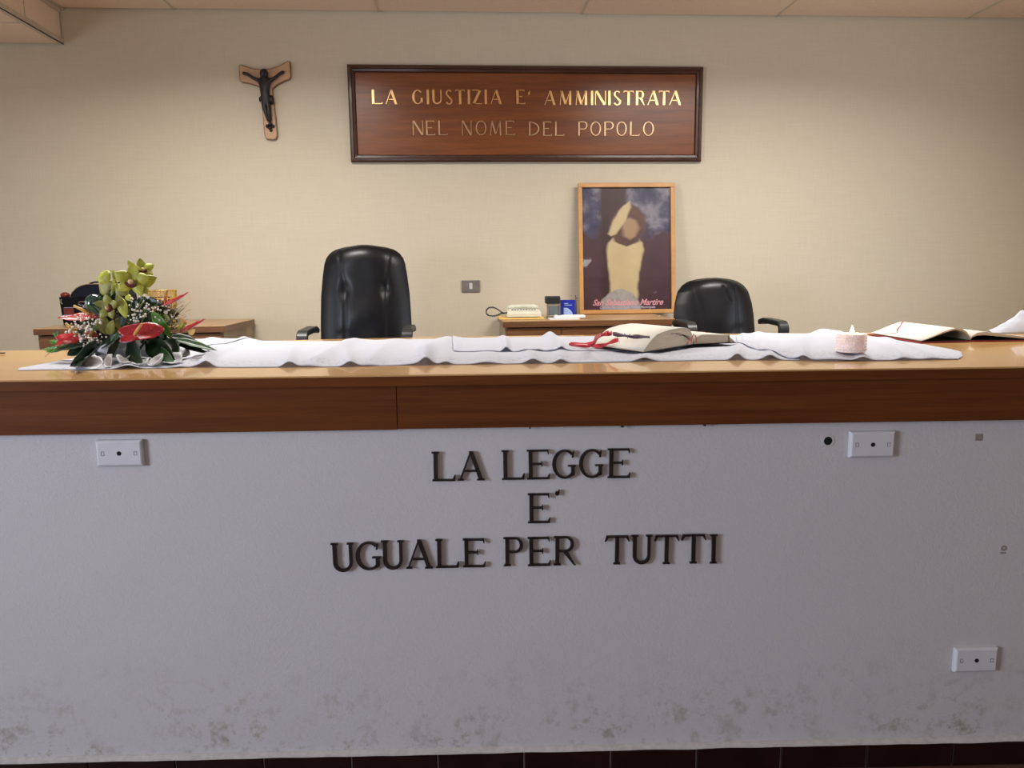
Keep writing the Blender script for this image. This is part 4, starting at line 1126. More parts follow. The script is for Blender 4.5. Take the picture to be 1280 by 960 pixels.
# ------------------------------------------------------------------ cloths on the bench
def TP(px, py, z=0.0):
    return on_z(px, py, ZT+z)
from mathutils.bvhtree import BVHTree
LAYERS = []
def top_at(x, y, default=0.0):
    z = ZT+default
    for t_ in LAYERS:
        h_ = t_.ray_cast(Vector((x, y, ZT+.3)), Vector((0, 0, -1)))
        if h_[0] is not None: z = max(z, h_[0].z)
    return z
def top_disc(x, y, r):
    return max(top_at(x+r*k*math.cos(a_), y+r*k*math.sin(a_)) for k in (0, .5, 1) for a_ in [i*PI/6 for i in range(12)])
def cloth(name, label, stations, ridges, lift, mat, nu=260, nv=26, wav=.0025, ripple=.0012, seed=1, base=.0012):
    """stations: (front px, front py, back px, back py); ridges: (front px, slant in px towards the back, width px, height m, fade)"""
    st = []
    for fx, fy, bx_, by in stations:
        st.append((fx, TP(fx, fy), bx_, TP(bx_, by)))
    x0, x1 = st[0][0], st[-1][0]
    def fn(u, v):
        x = x0+(x1-x0)*u
        for i in range(len(st)-1):
            if x <= st[i+1][0] or i == len(st)-2:
                k = (x-st[i][0])/(st[i+1][0]-st[i][0]); break
        f = st[i][1].lerp(st[i+1][1], k); b = st[i][3].lerp(st[i+1][3], k)
        p = f.lerp(b, v)
        h = 0
        for rx, sl_, wd, ht, fade in ridges:
            d = (x-(rx+sl_*v))/wd
            h += ht*math.exp(-d*d)*max(0, 1-fade*v)
        n1 = noise.noise(Vector((p.x*7, p.y*5, seed))); n2 = noise.noise(Vector((p.x*22, p.y*13, seed+4)))
        h += wav*(n1+.35)+wav*.4*n2
        edge_ = min(1, v*9, (1-v)*12)
        z = ZT+base+max(0, h*(.25+.75*edge_) if not lift else h*(.35+.65*edge_))
        for rx, sl_, wd, ht, fade in ridges:
            if fade > 0.99:      # edge arch stays open at the hem
                d = (x-rx)/wd; z += ht*.75*math.exp(-d*d)*max(0, 1-v*9)
        if v == 0: p = p-CY*(ripple*(1+math.sin(x*1.35)))
        lo = max(top_at(p.x+a_, p.y+b_) for a_, b_ in ((0, 0), (.008, 0), (-.008, 0), (0, .012), (0, -.012))) if LAYERS else ZT
        return Vector((p.x, p.y, max(z, lo+.0022)))
    bm = nb(); g = grid(bm, fn, nu, nv)
    bm.normal_update(); LAYERS_NEW = BVHTree.FromBMesh(bm)
    uvl = bm.loops.layers.uv.new('UVMap')
    idx = {}
    for i, row in enumerate(g):
        for j, v_ in enumerate(row): idx[v_] = (i/nu, j/nv)
    for f in bm.faces:
        for lp in f.loops: lp[uvl].uv = idx[lp.vert]
    o = obj(name, bm, mat, None, smooth=True); tag(o, label, 'cloth'); center(o); solid(o, .0011, 1 if o.data.polygons[0].normal.z < 0 else -1)
    LAYERS.append(LAYERS_NEW)
    return o
SP = .85
main_st = [(22, 463.4, 24, 461), (60, 462.6, 70, 452.5), (100, 462.3, 108, 446), (150, 461.8, 150, 436), (200, 460.7, 200, 431), (240, 459.3, 244, 426), (300, 459.6, 304, 426.2), (362, 459.2, 362, 427),
    (430, 458.8, 420, 427), (500, 457, 500, 424.7), (570, 456, 568, 424), (640, 455.2, 640, 423), (700, 454.3, 700, 423), (780, 452.8, 780, 421.5), (860, 451.2, 860, 420), (930, 450.3, 930, 419), (1000, 450.7, 990, 420.5)]
main_rd = [(160, 20, 14, .010, 1), (258, 12, 9, .016, 1), (362, 4, 9, .014, 1), (438, 0, 9, .013, 1), (533, 0, 9, .018, 1), (557, 5, 8, .008, 1), (608, 0, 16, .006, 1), (666, -10, 10, .012, 1), (701, 0, 8, .010, 1), (805, 6, 12, .010, 1), (921, 8, 8, .016, 1), (962, 8, 10, .013, 1),
    (385, 70, 12, .012, -.3), (460, 36, 12, .010, 0), (520, 45, 16, .011, -.4), (225, 85, 9, .009, -.2), (245, 72, 7, .009, -.1)]
cloth('altar_cloth', 'long white lace-edged altar cloth spread along the bench top', main_st, main_rd, True, M['lace'], nu=420, wav=.0022, seed=2)
run_st = [(567, 441.2, 566, 423.4), (600, 441.2, 600, 423), (660, 440.5, 660, 422.3), (720, 440, 720, 421.5), (780, 439.6, 780, 420.5), (850, 437, 842, 419)]
run_rd = [(633, 0, 5, .012, 1), (672, 12, 7, .007, 1), (702, 0, 6, .014, 1), (570, 2, 7, .008, .3), (632, -4, 6, .008, -.5), (690, -2, 8, .013, -.6), (655, 30, 9, .005, 0)]
cloth('linen_runner', 'smaller plain white linen runner lying on the altar cloth left of the thick book', run_st, run_rd, True, M['linen'], nu=160, wav=.0014, seed=5, base=.003)
rgt_st = [(921, 432, 920, 421.5), (932, 434.5, 926, 418.3), (957, 441, 945, 417), (985, 449.5, 975, 417.5), (1015, 451.8, 1010, 418.5), (1060, 451.8, 1050, 416.8), (1110, 451.2, 1084, 421), (1160, 450.2, 1128, 427.5), (1198, 449.6, 1190, 438), (1203, 446, 1202, 441)]
rgt_rd = [(1004, 8, 8, .010, 1), (1078, 3, 9, .008, 1), (1128, -3, 8, .006, 1), (975, 60, 14, .009, -.2), (1040, 8, 26, .011, -.6), (940, 20, 9, .008, -.2), (1165, -30, 12, .008, 0), (1140, -60, 10, .007, 0), (930, 6, 6, .010, .4)]
cloth('lace_cloth', 'crumpled white lace cloth under the candle on the right of the bench', rgt_st, rgt_rd, True, M['lace'], nu=200, wav=.004, seed=9, base=.003)
flap_st = [(215, 437, 238, 424.8), (255, 434, 262, 424.4), (288, 430.5, 300, 424.2), (312, 427.5, 314, 424)]
cloth('folded_napkin', 'small bright white folded napkin right behind the flowers', flap_st, [(240, 20, 12, .009, 0), (285, 14, 10, .008, -.3)], True, M['linen'], nu=60, nv=14, wav=.002, seed=12, base=.003)

# ------------------------------------------------------------------ thick open book
zb0 = .016
_s = on_z(866, 430, ZT+.012); _l = on_z(804, 440, ZT+.012); _r = on_z(918, 427.5, ZT+.012); _b = on_z(742, 431.5, ZT+.012)-_l
zb0 = max(top_at(*(p_.lerp(q_, i/8)+_b*(j/5)).xy) for p_, q_ in ((_s, _l), (_s, _r)) for i in range(9) for j in range(6))-ZT+.0038
print('zb0', zb0)
Sp = on_z(866, 430, ZT+zb0); Lf = on_z(804, 440, ZT+zb0); Rf = on_z(918, 427.5, ZT+zb0)
d1 = (Lf-Sp); d1.z = 0; wl_ = d1.length; d1.normalize()
d3 = (Rf-Sp); d3.z = 0; wr_ = d3.length; d3.normalize()
dS = on_z(742, 431.5, ZT+zb0)-Lf; dS.z = 0; hb = dS.length; dS.normalize()
print('book', wl_, wr_, hb)
book = thing('open_missal', 'thick open book with cream page blocks and red ribbons on the linen', 'book', Sp+Vector((0, 0, -.012)))
def block(bm, o, d, dd, prof, ln, base=0.0):
    """prof list of (s, z) upper outline from spine outwards; closed along z=base"""
    n = len(prof); fr_, bk2 = [], []
    up_a = [bm.verts.new(o+d*s+Z3*z) for s, z in prof]; up_b = [bm.verts.new(o+d*s+dd*ln+Z3*z) for s, z in prof]
    lo_a = [bm.verts.new(o+d*s+Z3*base) for s, z in prof]; lo_b = [bm.verts.new(o+d*s+dd*ln+Z3*base) for s, z in prof]
    for i in range(n-1):
        bm.faces.new((up_a[i], up_a[i+1], up_b[i+1], up_b[i])); bm.faces.new((lo_a[i], lo_b[i], lo_b[i+1], lo_a[i+1]))
        bm.faces.new((up_a[i], lo_a[i], lo_a[i+1], up_a[i+1])); bm.faces.new((up_b[i], up_b[i+1], lo_b[i+1], lo_b[i]))
    bm.faces.new((up_a[0], up_b[0], lo_b[0], lo_a[0])); bm.faces.new((up_a[-1], lo_a[-1], lo_b[-1], up_b[-1]))
left_top = on_z(850, 414, ZT).z
pl = [(0, .012), (.010, .034), (.022, .046), (.045, .0535), (.08, .056), (wl_*.50, .0545), (wl_*.64, .050), (wl_*.74, .046), (wl_*.82, .036), (wl_*.90, .023), (wl_*.965, .010), (wl_-.002, .002)]
bm = nb(); block(bm, Sp, d1, dS, pl, hb); obj('left_page_block', bm, M['page_edge'], book)
# top sheets lie on the block as a thin skin of paler paper
def sheet(bm, o, d, dd, prof, ln, lift, th=.0008):
    a = [bm.verts.new(o+d*s-dd*.001+Z3*(z+lift)) for s, z in prof]; b = [bm.verts.new(o+d*s+dd*(ln+.001)+Z3*(z+lift)) for s, z in prof]
    for i in range(len(prof)-1): bm.faces.new((a[i], a[i+1], b[i+1], b[i]))
bm = nb(); sheet(bm, Sp, d1, dS, pl, hb, .0009); solid(obj('left_page', bm, M['page'], book, smooth=True), .0006, 0)
pr_ = [(0, .010), (.008, .020), (.025, .027), (.05, .0275), (wr_*.6, .025), (wr_*.86, .024), (wr_-.03, .020), (wr_-.004, .002)]
bm = nb(); block(bm, Sp+d3*.004, d3, dS, pr_, hb); obj('right_page_block', bm, M['page_edge'], book)
bm = nb(); sheet(bm, Sp+d3*.004, d3, dS, pr_, hb, .0009); solid(obj('right_page', bm, M['page'], book, smooth=True), .0006, 0)
bm = nb()       # separated leaves showing as dark gaps on the foot
for s0, s1, z0_, z1_ in ((.02, .14, .040, .043), (.015, .11, .026, .040), (.012, .09, .018, .034)):
    pts = [Sp+d1*(s0+(s1-s0)*k/8)-dS*.0008+Z3*(z0_*.6+(z1_-z0_*.6)*math.sin(PI/2*k/8)) for k in range(9)]
    tube(bm, pts, .0007, 4)
obj('leaf_gap', bm, M['seam'], book, kind='stuff')
bm = nb()
prism(bm, [Sp+d1*(wl_+.004)-dS*.004-Z3*.003, Sp-dS*.004-Z3*.003, Sp+dS*(hb+.004)-Z3*.003, Sp+d1*(wl_+.004)+dS*(hb+.004)-Z3*.003], Z3*.0028)
prism(bm, [Sp+d3*(wr_+.004)-dS*.004-Z3*.003, Sp+dS*(hb+.004)+d3*(wr_+.004)-Z3*.003, Sp+dS*(hb+.004)-Z3*.003, Sp-dS*.004-Z3*.003], Z3*.0028)
obj('cover', bm, M['case_black'], book)
def ribbon(name, pts, wd, mat, parent, side=None, th=.0008, label=None):
    fine = []
    if side == 'up': side = (Z3+CY*.4)
    P_ = [pts[0]]+pts+[pts[-1]]
    for i in range(1, len(P_)-2):
        for k in range(6):
            t_ = k/6; a, b, c, d = P_[i-1], P_[i], P_[i+1], P_[i+2]
            fine.append(.5*((2*b)+(c-a)*t_+(2*a-5*b+4*c-d)*t_*t_+(3*b-a-3*c+d)*t_**3))
    fine.append(pts[-1]); bm = nb(); ra, rb = [], []
    fine = [Vector((p.x, p.y, max(p.z, top_at(p.x, p.y)+wd*.5+.002))) for p in fine]
    for i, p in enumerate(fine):
        tg = (fine[min(i+1, len(fine)-1)]-fine[max(i-1, 0)]).normalized()
        sd = side if side is not None else tg.cross(Z3)
        if sd.length < 1e-4: sd = X3
        sd = sd.normalized()
        tw = .75+.25*math.sin(i*.5)
        ra.append(bm.verts.new(p+sd*wd/2*tw)); rb.append(bm.verts.new(p-sd*wd/2*tw))
    for i in range(len(fine)-1): bm.faces.new((ra[i], ra[i+1], rb[i+1], rb[i]))
    return solid(obj(name, bm, mat, parent, smooth=True, label=label), th, 0)
def BP(s, q, z): return Sp+d1*s+dS*q+Z3*z       # along foot, along spine, height
dl = (Lf+dS*hb)
def dT(px, py, z): return on_z(px, py, ZT+z)
ribbon('red_ribbon', [dT(765, 416.5, .070), dT(756, 417.5, .068), dT(747, 422, .050), dT(743, 428, .028), dT(738, 432, .016), dT(725, 432.5, .012), dT(711, 432, .012)], .016, M['red_ribbon'], book, side='up')
ribbon('red_ribbon', [dT(773, 424.5, .048), dT(764, 427.5, .038), dT(756, 431, .026), dT(745, 432.8, .018), dT(730, 431, .013), dT(713, 431, .012)], .014, M['red_ribbon'], book, side='up')
ribbon('red_ribbon', [dT(752, 418.5, .066), dT(744, 422.5, .046), dT(741, 428, .028), dT(733, 430.5, .018), dT(720, 429.5, .013)], .013, M['red_ribbon'], book, side='up')
ribbon('dark_ribbon', [dT(766, 417.3, .071), dT(776, 418.8, .070), dT(788, 420.5, .068), dT(800, 420.8, .064), dT(812, 421.3, .060)], .013, M['dark_ribbon'], book, side='up')
bm = nb()
for k in range(26):
    a = k/25; c_ = dT(770+30*a+random.uniform(-1, 1), 418.5+3*a+random.uniform(-.8, 1.6), .071-.006*a)
    e = c_+Vector((random.uniform(-.008, .008), random.uniform(-.004, .004), random.uniform(-.006, .006)))
    tube(bm, [c_, (c_+e)/2+Vector((0, 0, .002)), e], .0011, 4)
obj('ribbon_fringe', bm, M['dark_ribbon'], book, kind='stuff')
for k, (a, b, c, d) in enumerate(((867, 417, 868, 427), (863, 417, 860, 430), (866, 419, 864, 429.5), (869, 419, 871, 428.5), (865, 421, 858, 431.5), (870, 415.5, 884, 416))):
    p_, q_ = dT(a, b, .045), dT(c, d, .020 if d > 420 else .040)
    ribbon('red_ribbon', [p_, (p_+q_)/2+Z3*.004, q_], .0055, M['red_ribbon'], book, side=d1)

# ------------------------------------------------------------------ open register with a red cover
zr = .005
K0 = on_z(1213, 425.5, ZT+zr); K1 = on_z(1150, 427.5, ZT+zr); K2 = on_z(1087, 417.5, ZT+zr)
e1 = K1-K0; e1.z = 0; wk = e1.length; e1.normalize()
e2 = K2-K1; e2.z = 0; hk = e2.length; e2.normalize()
K3 = on_z(1300, 424.5, ZT+zr); e3 = K3-K0; e3.z = 0; e3.normalize()
print('register', wk, hk, e1, e2, e3)
reg = thing('open_register', 'open book with thin red cover lying on the bare wood at the right', 'book', Vector((K0.x, K0.y, ZT+.0005)))
def cov(o, d, w__):
    bm = nb(); prism(bm, [o-e2*.004-Z3*.004, o+d*(w__+.005)-e2*.004-Z3*.004, o+d*(w__+.005)+e2*(hk+.004)-Z3*.004, o+e2*(hk+.004)-Z3*.004], Z3*.0035); return bm
obj('cover_board', cov(K0, e1, wk), M['red_cover'], reg); obj('cover_board', cov(K0, e3, .24), M['red_cover'], reg)
def arch_pages(name, d, w__, prof, th, mat):
    bm = nb(); n = len(prof)
    def P_(s, z, q): return K0+d*s+e2*q+Z3*z
    rings = []
    for q in (0, hk):
        rings.append(([bm.verts.new(P_(s, z, q)) for s, z in prof], [bm.verts.new(P_(s, max(z-t_, .0006), q)) for (s, z), t_ in zip(prof, th)]))
    (ua, la), (ub, lb_) = rings
    for i in range(n-1):
        bm.faces.new((ua[i], ua[i+1], ub[i+1], ub[i])); bm.faces.new((la[i], lb_[i], lb_[i+1], la[i+1]))
        bm.faces.new((ua[i], la[i], la[i+1], ua[i+1])); bm.faces.new((ub[i], ub[i+1], lb_[i+1], lb_[i]))
    bm.faces.new((ua[0], ub[0], lb_[0], la[0])); bm.faces.new((ua[-1], la[-1], lb_[-1], ub[-1]))
    return obj(name, bm, mat, reg, smooth=False)
pf = [(0, .004), (.006, .016), (.018, .030), (.035, .039), (.06, .042), (wk*.38, .040), (wk*.55, .031), (wk*.72, .019), (wk*.88, .009), (wk-.004, .004)]
arch_pages('left_page_block', e1, wk, pf, [.003]*2+[.006]*2+[.0055, .005, .004, .003, .002, .0015], M['page_edge'])
bm = nb(); a_ = [bm.verts.new(K0+e1*s+Z3*(z+.0006)-e2*.0006) for s, z in pf]; b_ = [bm.verts.new(K0+e1*s+Z3*(z+.0006)+e2*hk) for s, z in pf]
for i in range(len(pf)-1): bm.faces.new((a_[i], a_[i+1], b_[i+1], b_[i]))
solid(obj('left_page', bm, M['page'], reg, smooth=True), .0005, 0)
pg = [(0, .004), (.005, .014), (.020, .024), (.045, .0275), (.08, .024), (.12, .018), (.17, .011), (.215, .006), (.235, .004)]
arch_pages('right_page_block', e3, .235, pg, [.002, .004, .008, .010, .010, .008, .006, .004, .003], M['page_edge'])
bm = nb(); a_ = [bm.verts.new(K0+e3*s+Z3*(z+.0006)-e2*.0006) for s, z in pg]; b_ = [bm.verts.new(K0+e3*s+Z3*(z+.0006)+e2*hk) for s, z in pg]
for i in range(len(pg)-1): bm.faces.new((a_[i], a_[i+1], b_[i+1], b_[i]))
solid(obj('right_page', bm, M['page'], reg, smooth=True), .0005, 0)
bm = nb(); box_pts = [K0+e1*(wk-.012)+Z3*.0003, K0+e3*.21+Z3*.0003, K0+e3*.21+e2*hk*.98+Z3*.0003, K0+e1*(wk-.012)+e2*hk*.98+Z3*.0003]
prism(bm, [K0+Z3*.0001-e2*.001, K0+e1*(wk-.02)+Z3*.0001-e2*.001, K0+e1*(wk-.02)+e2*hk*.98+Z3*.0001, K0+e2*hk*.98+Z3*.0001], Z3*.0005)
prism(bm, [K0+Z3*.0001-e2*.001, K0+e2*hk*.98+Z3*.0001, K0+e3*.2+e2*hk*.98+Z3*.0001, K0+e3*.2+Z3*.0001-e2*.001], Z3*.0005)
obj('shaded_endpaper', bm, M['shaded_cover_inside'], reg)
def arch_z(s):
    for (a, x), (b, y) in zip(pf[:-1], pf[1:]):
        if s <= b: return x+(y-x)*(s-a)/(b-a)
    return .004
ribbon('red_ribbon', [K0+e1*s+e2*(hk*q)+Z3*(arch_z(s)+.0018) for s, q in ((wk*.30, .97), (wk*.42, .9), (wk*.58, .78), (wk*.72, .70), (wk*.82, .60), (wk*.90, .68), (wk*.97, .72))], .005, M['red_ribbon'], reg)

# ------------------------------------------------------------------ candle in a patterned cup
cc = TP(1063.5, 441.5, .012); rc = (TP(1082, 441, .012).x-TP(1045.5, 441, .012).x)/2
zc0 = top_disc(cc.x, cc.y, rc)+.0006; hc = .051
cd = thing('candle', 'lit squat candle in a pale pink patterned cup on the lace cloth', 'candle', Vector((cc.x, cc.y, zc0)))
c0 = Vector((cc.x, cc.y, zc0)); bm = nb(); n = 40
prof = [(rc*.97, 0), (rc, .003), (rc, hc), (rc-.003, hc), (rc-.003, .006)]
rings = [[bm.verts.new(c0+Vector((r*math.cos(2*PI*k/n), r*math.sin(2*PI*k/n), z+(.0012*math.sin(k*PI/2) if z == hc else 0)))) for k in range(n)] for r, z in prof]
for i in range(len(rings)-1):
    for k in range(n): bm.faces.new((rings[i][k], rings[i][(k+1) % n], rings[i+1][(k+1) % n], rings[i+1][k]))
bm.faces.new(rings[0][::-1]); bm.faces.new(rings[-1]); obj('cup', bm, M['candle_cup'], cd, smooth=True)
bm = nb()
for row in range(5):
    for k in range(34):
        an = 2*PI*(k+.5*(row % 2))/34; ball(bm, c0+Vector((rc*math.cos(an), rc*math.sin(an), .008+row*.0082)), .0016 if row else .0024, 1)
obj('bead_pattern', bm, M['wax'], cd, kind='stuff')
bm = nb(); lathe(bm, c0, [(rc-.0035, .008), (rc-.0035, hc-.008), (rc*.5, hc-.010), (.004, hc-.012)], 32); obj('wax', bm, M['wax'], cd, smooth=True)
bm = nb(); tube(bm, [c0+Z3*(hc-.012), c0+Z3*(hc-.001)], .0012, 6); obj('wick', bm, M['seam'], cd)
bm = nb(); lathe(bm, c0+Z3*(hc-.003), [(.0012, 0), (.0045, .004), (.0055, .009), (.0042, .015), (.002, .021), (.0004, .026)], 14); obj('flame', bm, M['flame'], cd, smooth=True)
fl = bpy.data.lights.new('candle_light', 'POINT'); fl.energy = 1.3; fl.color = (1, .6, .28); fl.shadow_soft_size = .006
flo = bpy.data.objects.new('candle_light', fl); C.objects.link(flo); flo.location = c0+Z3*(hc+.008)

# ------------------------------------------------------------------ white draped fabric at the right edge
fp = [(1236, 413.3), (1246, 409.5), (1255, 404.5), (1262, 400.5), (1270, 395), (1276, 391), (1284, 388), (1296, 385), (1310, 388), (1325, 398), (1335, 411)]
back0 = F(on_z(1255, 414.6, ZT)).y-.035
def dpt(px, py, yy):
    d = ray(px, py); return CAM + d*(yy/d.dot(CY))
crest = [dpt(x, y, back0-.03) for x, y in fp]
def fab(u, v):
    k = u*(len(crest)-1); i = min(int(k), len(crest)-2); c_ = crest[i].lerp(crest[i+1], k-i)
    hh = max(c_.z-ZT-.001, .001)
    a_ = (v-.5)*2
    n_ = noise.noise(Vector((u*7, v*5, 2)))*.22*(1-abs(a_))
    zz = ZT+.0015+hh*max(0, (1-abs(a_)**1.8+n_))
    q = c_+CY*(a_*.055*(.35+hh*6)); q.z = zz
    return q
bm = nb(); grid(bm, fab, 60, 24); o = obj('white_drapery', bm, M['linen'], None, smooth=True)
tag(o, 'crumpled white fabric at the right end of the bench behind the red book', 'cloth'); center(o); solid(o, .0012, 0)

# ------------------------------------------------------------------ green scrap at the left end
bm = nb(); c_ = TP(2, 443)
for k in range(3):
    ball(bm, c_+Vector((-.008+.006*k, .002*k, .004)), .0045, 1, (1.6, .7, .6))
o = obj('leaf_scrap', bm, M['leaf_dark'], None); tag(o, 'tiny dark green leaf scrap at the far left of the bench', 'leaf'); center(o)

# ------------------------------------------------------------------ flower arrangement
FD = F(TP(165, 455)).y+.035          # depth of the arrangement's front
def fp3(px, py, d=0.0):
    p_ = at(px, py, FD+.06+d)
    return p_ if p_.z > ZT+.018 else on_z(px, py, ZT+.018)
fa = thing('flower_arrangement', 'low bouquet of red anthuriums, green orchids, white gypsophila and dark leaves', 'flowers', Vector((fp3(160, 455).x, fp3(160, 455).y+.03, ZT+.004)), ROT)
def petal_bm(bm, base, tip, nrm, wd, cup=.15, curl=0.0, nu_=8, nv_=6, pw_=.9, th=None, fold=0.0):
    ax = tip-base; L = ax.length; ax.normalize(); sd = ax.cross(nrm).normalized(); nn = sd.cross(ax).normalized()
    def fn(u, v):
        s = u; hw = wd/2*math.sin(PI*min(max(s, .02), .985)**pw_)**.75; t_ = v*2-1
        q = base+ax*(L*s)+sd*(hw*t_)+nn*(-cup*wd*(1-t_*t_)*math.sin(PI*s)+curl*L*s*s+fold*abs(t_)*hw+.02*wd*math.sin(s*19+t_*3)*abs(t_))
        q.z = max(q.z, top_at(q.x, q.y)+.002+.002*abs(t_)); return q
    grid(bm, fn, nu_, nv_)
def petal(name, mat, parent, *a, **k):
    bm = nb(); petal_bm(bm, *a, **k); return solid(obj(name, bm, mat, parent, smooth=True), .0008, 0)
VD = -CY    # towards the viewer
def tow(px, py, qx, qy, d0=0, d1_=0): return fp3(px, py, d0), fp3(qx, qy, d1_)
def leafpx(mat, px, py, qx, qy, wd, n=(0, 0, 1), d0=0, d1_=0, cup=.03, curl=0, name='leaf', pw_=.8, fold=.22):
    b, t_ = tow(px, py, qx, qy, d0, d1_)
    o = petal(name, M[mat], fa, b, t_, VD*n[1]+Z3*n[2]+CX*n[0], wd, cup, curl, 14, 8, pw_, None, fold)
    ax = (t_-b).normalized(); nn_ = (VD*n[1]+Z3*n[2]+CX*n[0]); sd = ax.cross(nn_).normalized(); nn_ = sd.cross(ax).normalized()
    return o
PX = .00215
# wrap of white tissue around the base
wr = [(128, 455, 96, 459, .05), (140, 452, 130, 462, .055), (160, 450, 150, 462.5, .05), (178, 450, 172, 462, .05), (190, 448, 200, 461, .055), (205, 446, 226, 458, .05), (212, 436, 238, 451, .05), (118, 445, 92, 446, .05), (150, 445, 140, 458, .045), (200, 445, 186, 459, .04), (110, 450, 112, 460, .04), (135, 440, 122, 457, .05), (170, 440, 160, 458, .04)]
for i, (x0, y0, x1, y1, w_) in enumerate(wr):
    b = fp3(x0, y0, .03); t_ = TP(x1, min(y1, 460.5)); t_.z = ZT+.012+.004*(i % 3)
    petal('tissue_fold', M['wrap'], fa, b, t_, VD*.8+Z3*.6+CX*random.uniform(-.6, .6), w_, .25, .05*(-1)**i, 8, 6)
# dark filler behind everything: foam block in a dish
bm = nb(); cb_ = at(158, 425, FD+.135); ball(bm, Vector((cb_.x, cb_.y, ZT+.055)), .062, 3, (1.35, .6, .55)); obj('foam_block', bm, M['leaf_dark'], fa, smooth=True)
def ruffle(r0_, r1_, z1, k_, ph, tone):
    cu = F(at(165, 425, FD+.115)); 
    def fn(u, v):
        a_ = 2*PI*u; rr = r0_+(r1_-r0_)*v+.010*v*math.sin(a_*k_+ph)+.004*v*math.sin(a_*k_*2.3)
        q = W(cu.x+rr*1.15*math.cos(a_), cu.y+rr*.52*math.sin(a_), 0); zb_ = max(top_at(q.x, q.y), ZT+.002)+.003
        q.z = zb_+z1*v*(1-.25*math.sin(a_*k_+ph))*(1 if v > 0 else 1); return q
    bm = nb(); grid(bm, fn, 150, 6)
    return solid(obj('tissue_ruffle', bm, M[tone], fa, smooth=True), .0006, 0)
ruffle(.085, .125, .040, 11, 0, 'wrap'); ruffle(.07, .10, .055, 9, 1.3, 'wrap')
for i in range(26):
    x0 = 118+i*3.7; y0 = random.uniform(398, 420)
    b_, t_ = fp3(x0, y0, .03), fp3(x0+random.uniform(-10, 10), min(y0+random.uniform(16, 24), 440), random.uniform(.0, .03))
    petal('leaf', M['leaf_dark' if i % 5 else 'leaf_mid'], fa, b_, t_, VD+CX*random.uniform(-.6, .6)+Z3*random.uniform(0, .4), random.uniform(.022, .038), .03, 0, 10, 6, .8, None, .2)
# broad leaves
VW = (0, 1, .25)
L_ = [('leaf_dark', 126, 432, 88, 457, .060, (-.35, 1, .1), -.02, -.02), ('leaf_dark', 116, 436, 98, 459, .045, (.3, 1, .1), -.02, -.02), ('leaf_dark', 112, 430, 84, 444, .045, (-.2, 1, .5), .0, -.01),
      ('leaf_dark', 160, 428, 178, 453, .060, (.2, 1, .0), -.03, -.02), ('leaf_dark', 148, 424, 140, 447, .055, (-.3, 1, .1), -.01, -.01), ('leaf_dark', 182, 426, 168, 449, .050, (-.3, 1, .1), -.02, -.02),
      ('leaf_dark', 184, 428, 218, 450, .060, (.3, 1, .2), -.02, -.02), ('leaf_mid', 192, 436, 217, 452, .034, (-.2, 1, .5), -.04, -.03), ('leaf_dark', 206, 424, 222, 446, .050, (.5, 1, .2), .0, 0), ('leaf_mid', 218, 424, 268, 437, .030, (0, .6, 1), .0, .0), ('leaf_dark', 212, 420, 250, 430, .040, (0, .6, 1), .02, .02), ('leaf_dark', 222, 430, 262, 442, .020, (0, .8, 1), .0, -.01), ('leaf_dark', 222, 427, 271, 438, .018, (0, .7, 1), .02, .01),
      ('leaf_mid', 100, 428, 64, 441, .032, (0, .6, 1), .01, .0), ('leaf_dark', 110, 430, 72, 437, .034, (0, .7, 1), .0, -.01), ('leaf_dark', 140, 412, 124, 436, .055, (-.4, 1, .1), .01, .0), ('leaf_dark', 190, 408, 205, 435, .055, (.4, 1, 0), .02, .02), ('leaf_dark', 160, 400, 156, 430, .055, (.2, 1, .1), .03, .01), ('leaf_dark', 176, 402, 178, 432, .055, (-.2, 1, .1), .03, .01),
      ('leaf_bright', 190, 390, 214, 421, .034, (-.2, 1, .2), -.02, -.03), ('leaf_mid', 186, 395, 206, 424, .038, (-.4, 1, .1), .0, .0), ('leaf_dark', 180, 396, 192, 425, .05, (.3, 1, 0), .01, .0), ('leaf_mid', 150, 412, 138, 428, .03, (-.3, 1, .3), -.02, -.02),
      ('leaf_dark', 158, 374, 153, 410, .046, (-.6, 1, 0), -.01, -.01), ('leaf_dark', 168, 373, 167, 410, .046, (.1, 1, 0), -.018, -.018), ('leaf_dark', 179, 374, 181, 408, .044, (.6, 1, 0), -.01, -.01), ('leaf_dark', 172, 374, 204, 381, .030, (0, 1, .3), .01, -.01), ('leaf_dark', 128, 380, 145, 400, .05, (-.3, 1, .1), .03, .02), ('leaf_dark', 145, 390, 148, 425, .055, (.2, 1, 0), .03, .02),
      ('orchid_dark', 146, 398, 164, 420, .035, (.2, 1, .2), .0, -.01), ('leaf_dark', 124, 366, 150, 380, .045, (0, 1, .1), .03, .03), ('leaf_dark', 196, 384, 216, 404, .040, (.3, 1, .1), .04, .04), ('leaf_dark', 98, 412, 122, 428, .045, (0, 1, .2), .02, .02), ('leaf_mid', 128, 402, 108, 420, .030, (-.2, 1, .4), .01, .0)]
for m_, x0, y0, x1, y1, w_, n_, a_, b_ in L_:
    leafpx(m_, x0, y0, x1, y1, w_, n_, a_, b_)
# the long folded shiny leaf
bm = nb(); c_ = fp3(118, 379.5, -.01); ball(bm, c_, .0285, 3, (.92, .8, 1.0)); obj('rolled_leaf', bm, M['leaf_teal'], fa, label='glossy teal green rolled leaf', smooth=True)
leafpx('leaf_teal', 112, 383, 132, 394, .022, (0, 1, 0), -.035, -.03)
leafpx('leaf_mid', 108, 380, 126, 396, .014, (0, 1, 0), -.038, -.03)
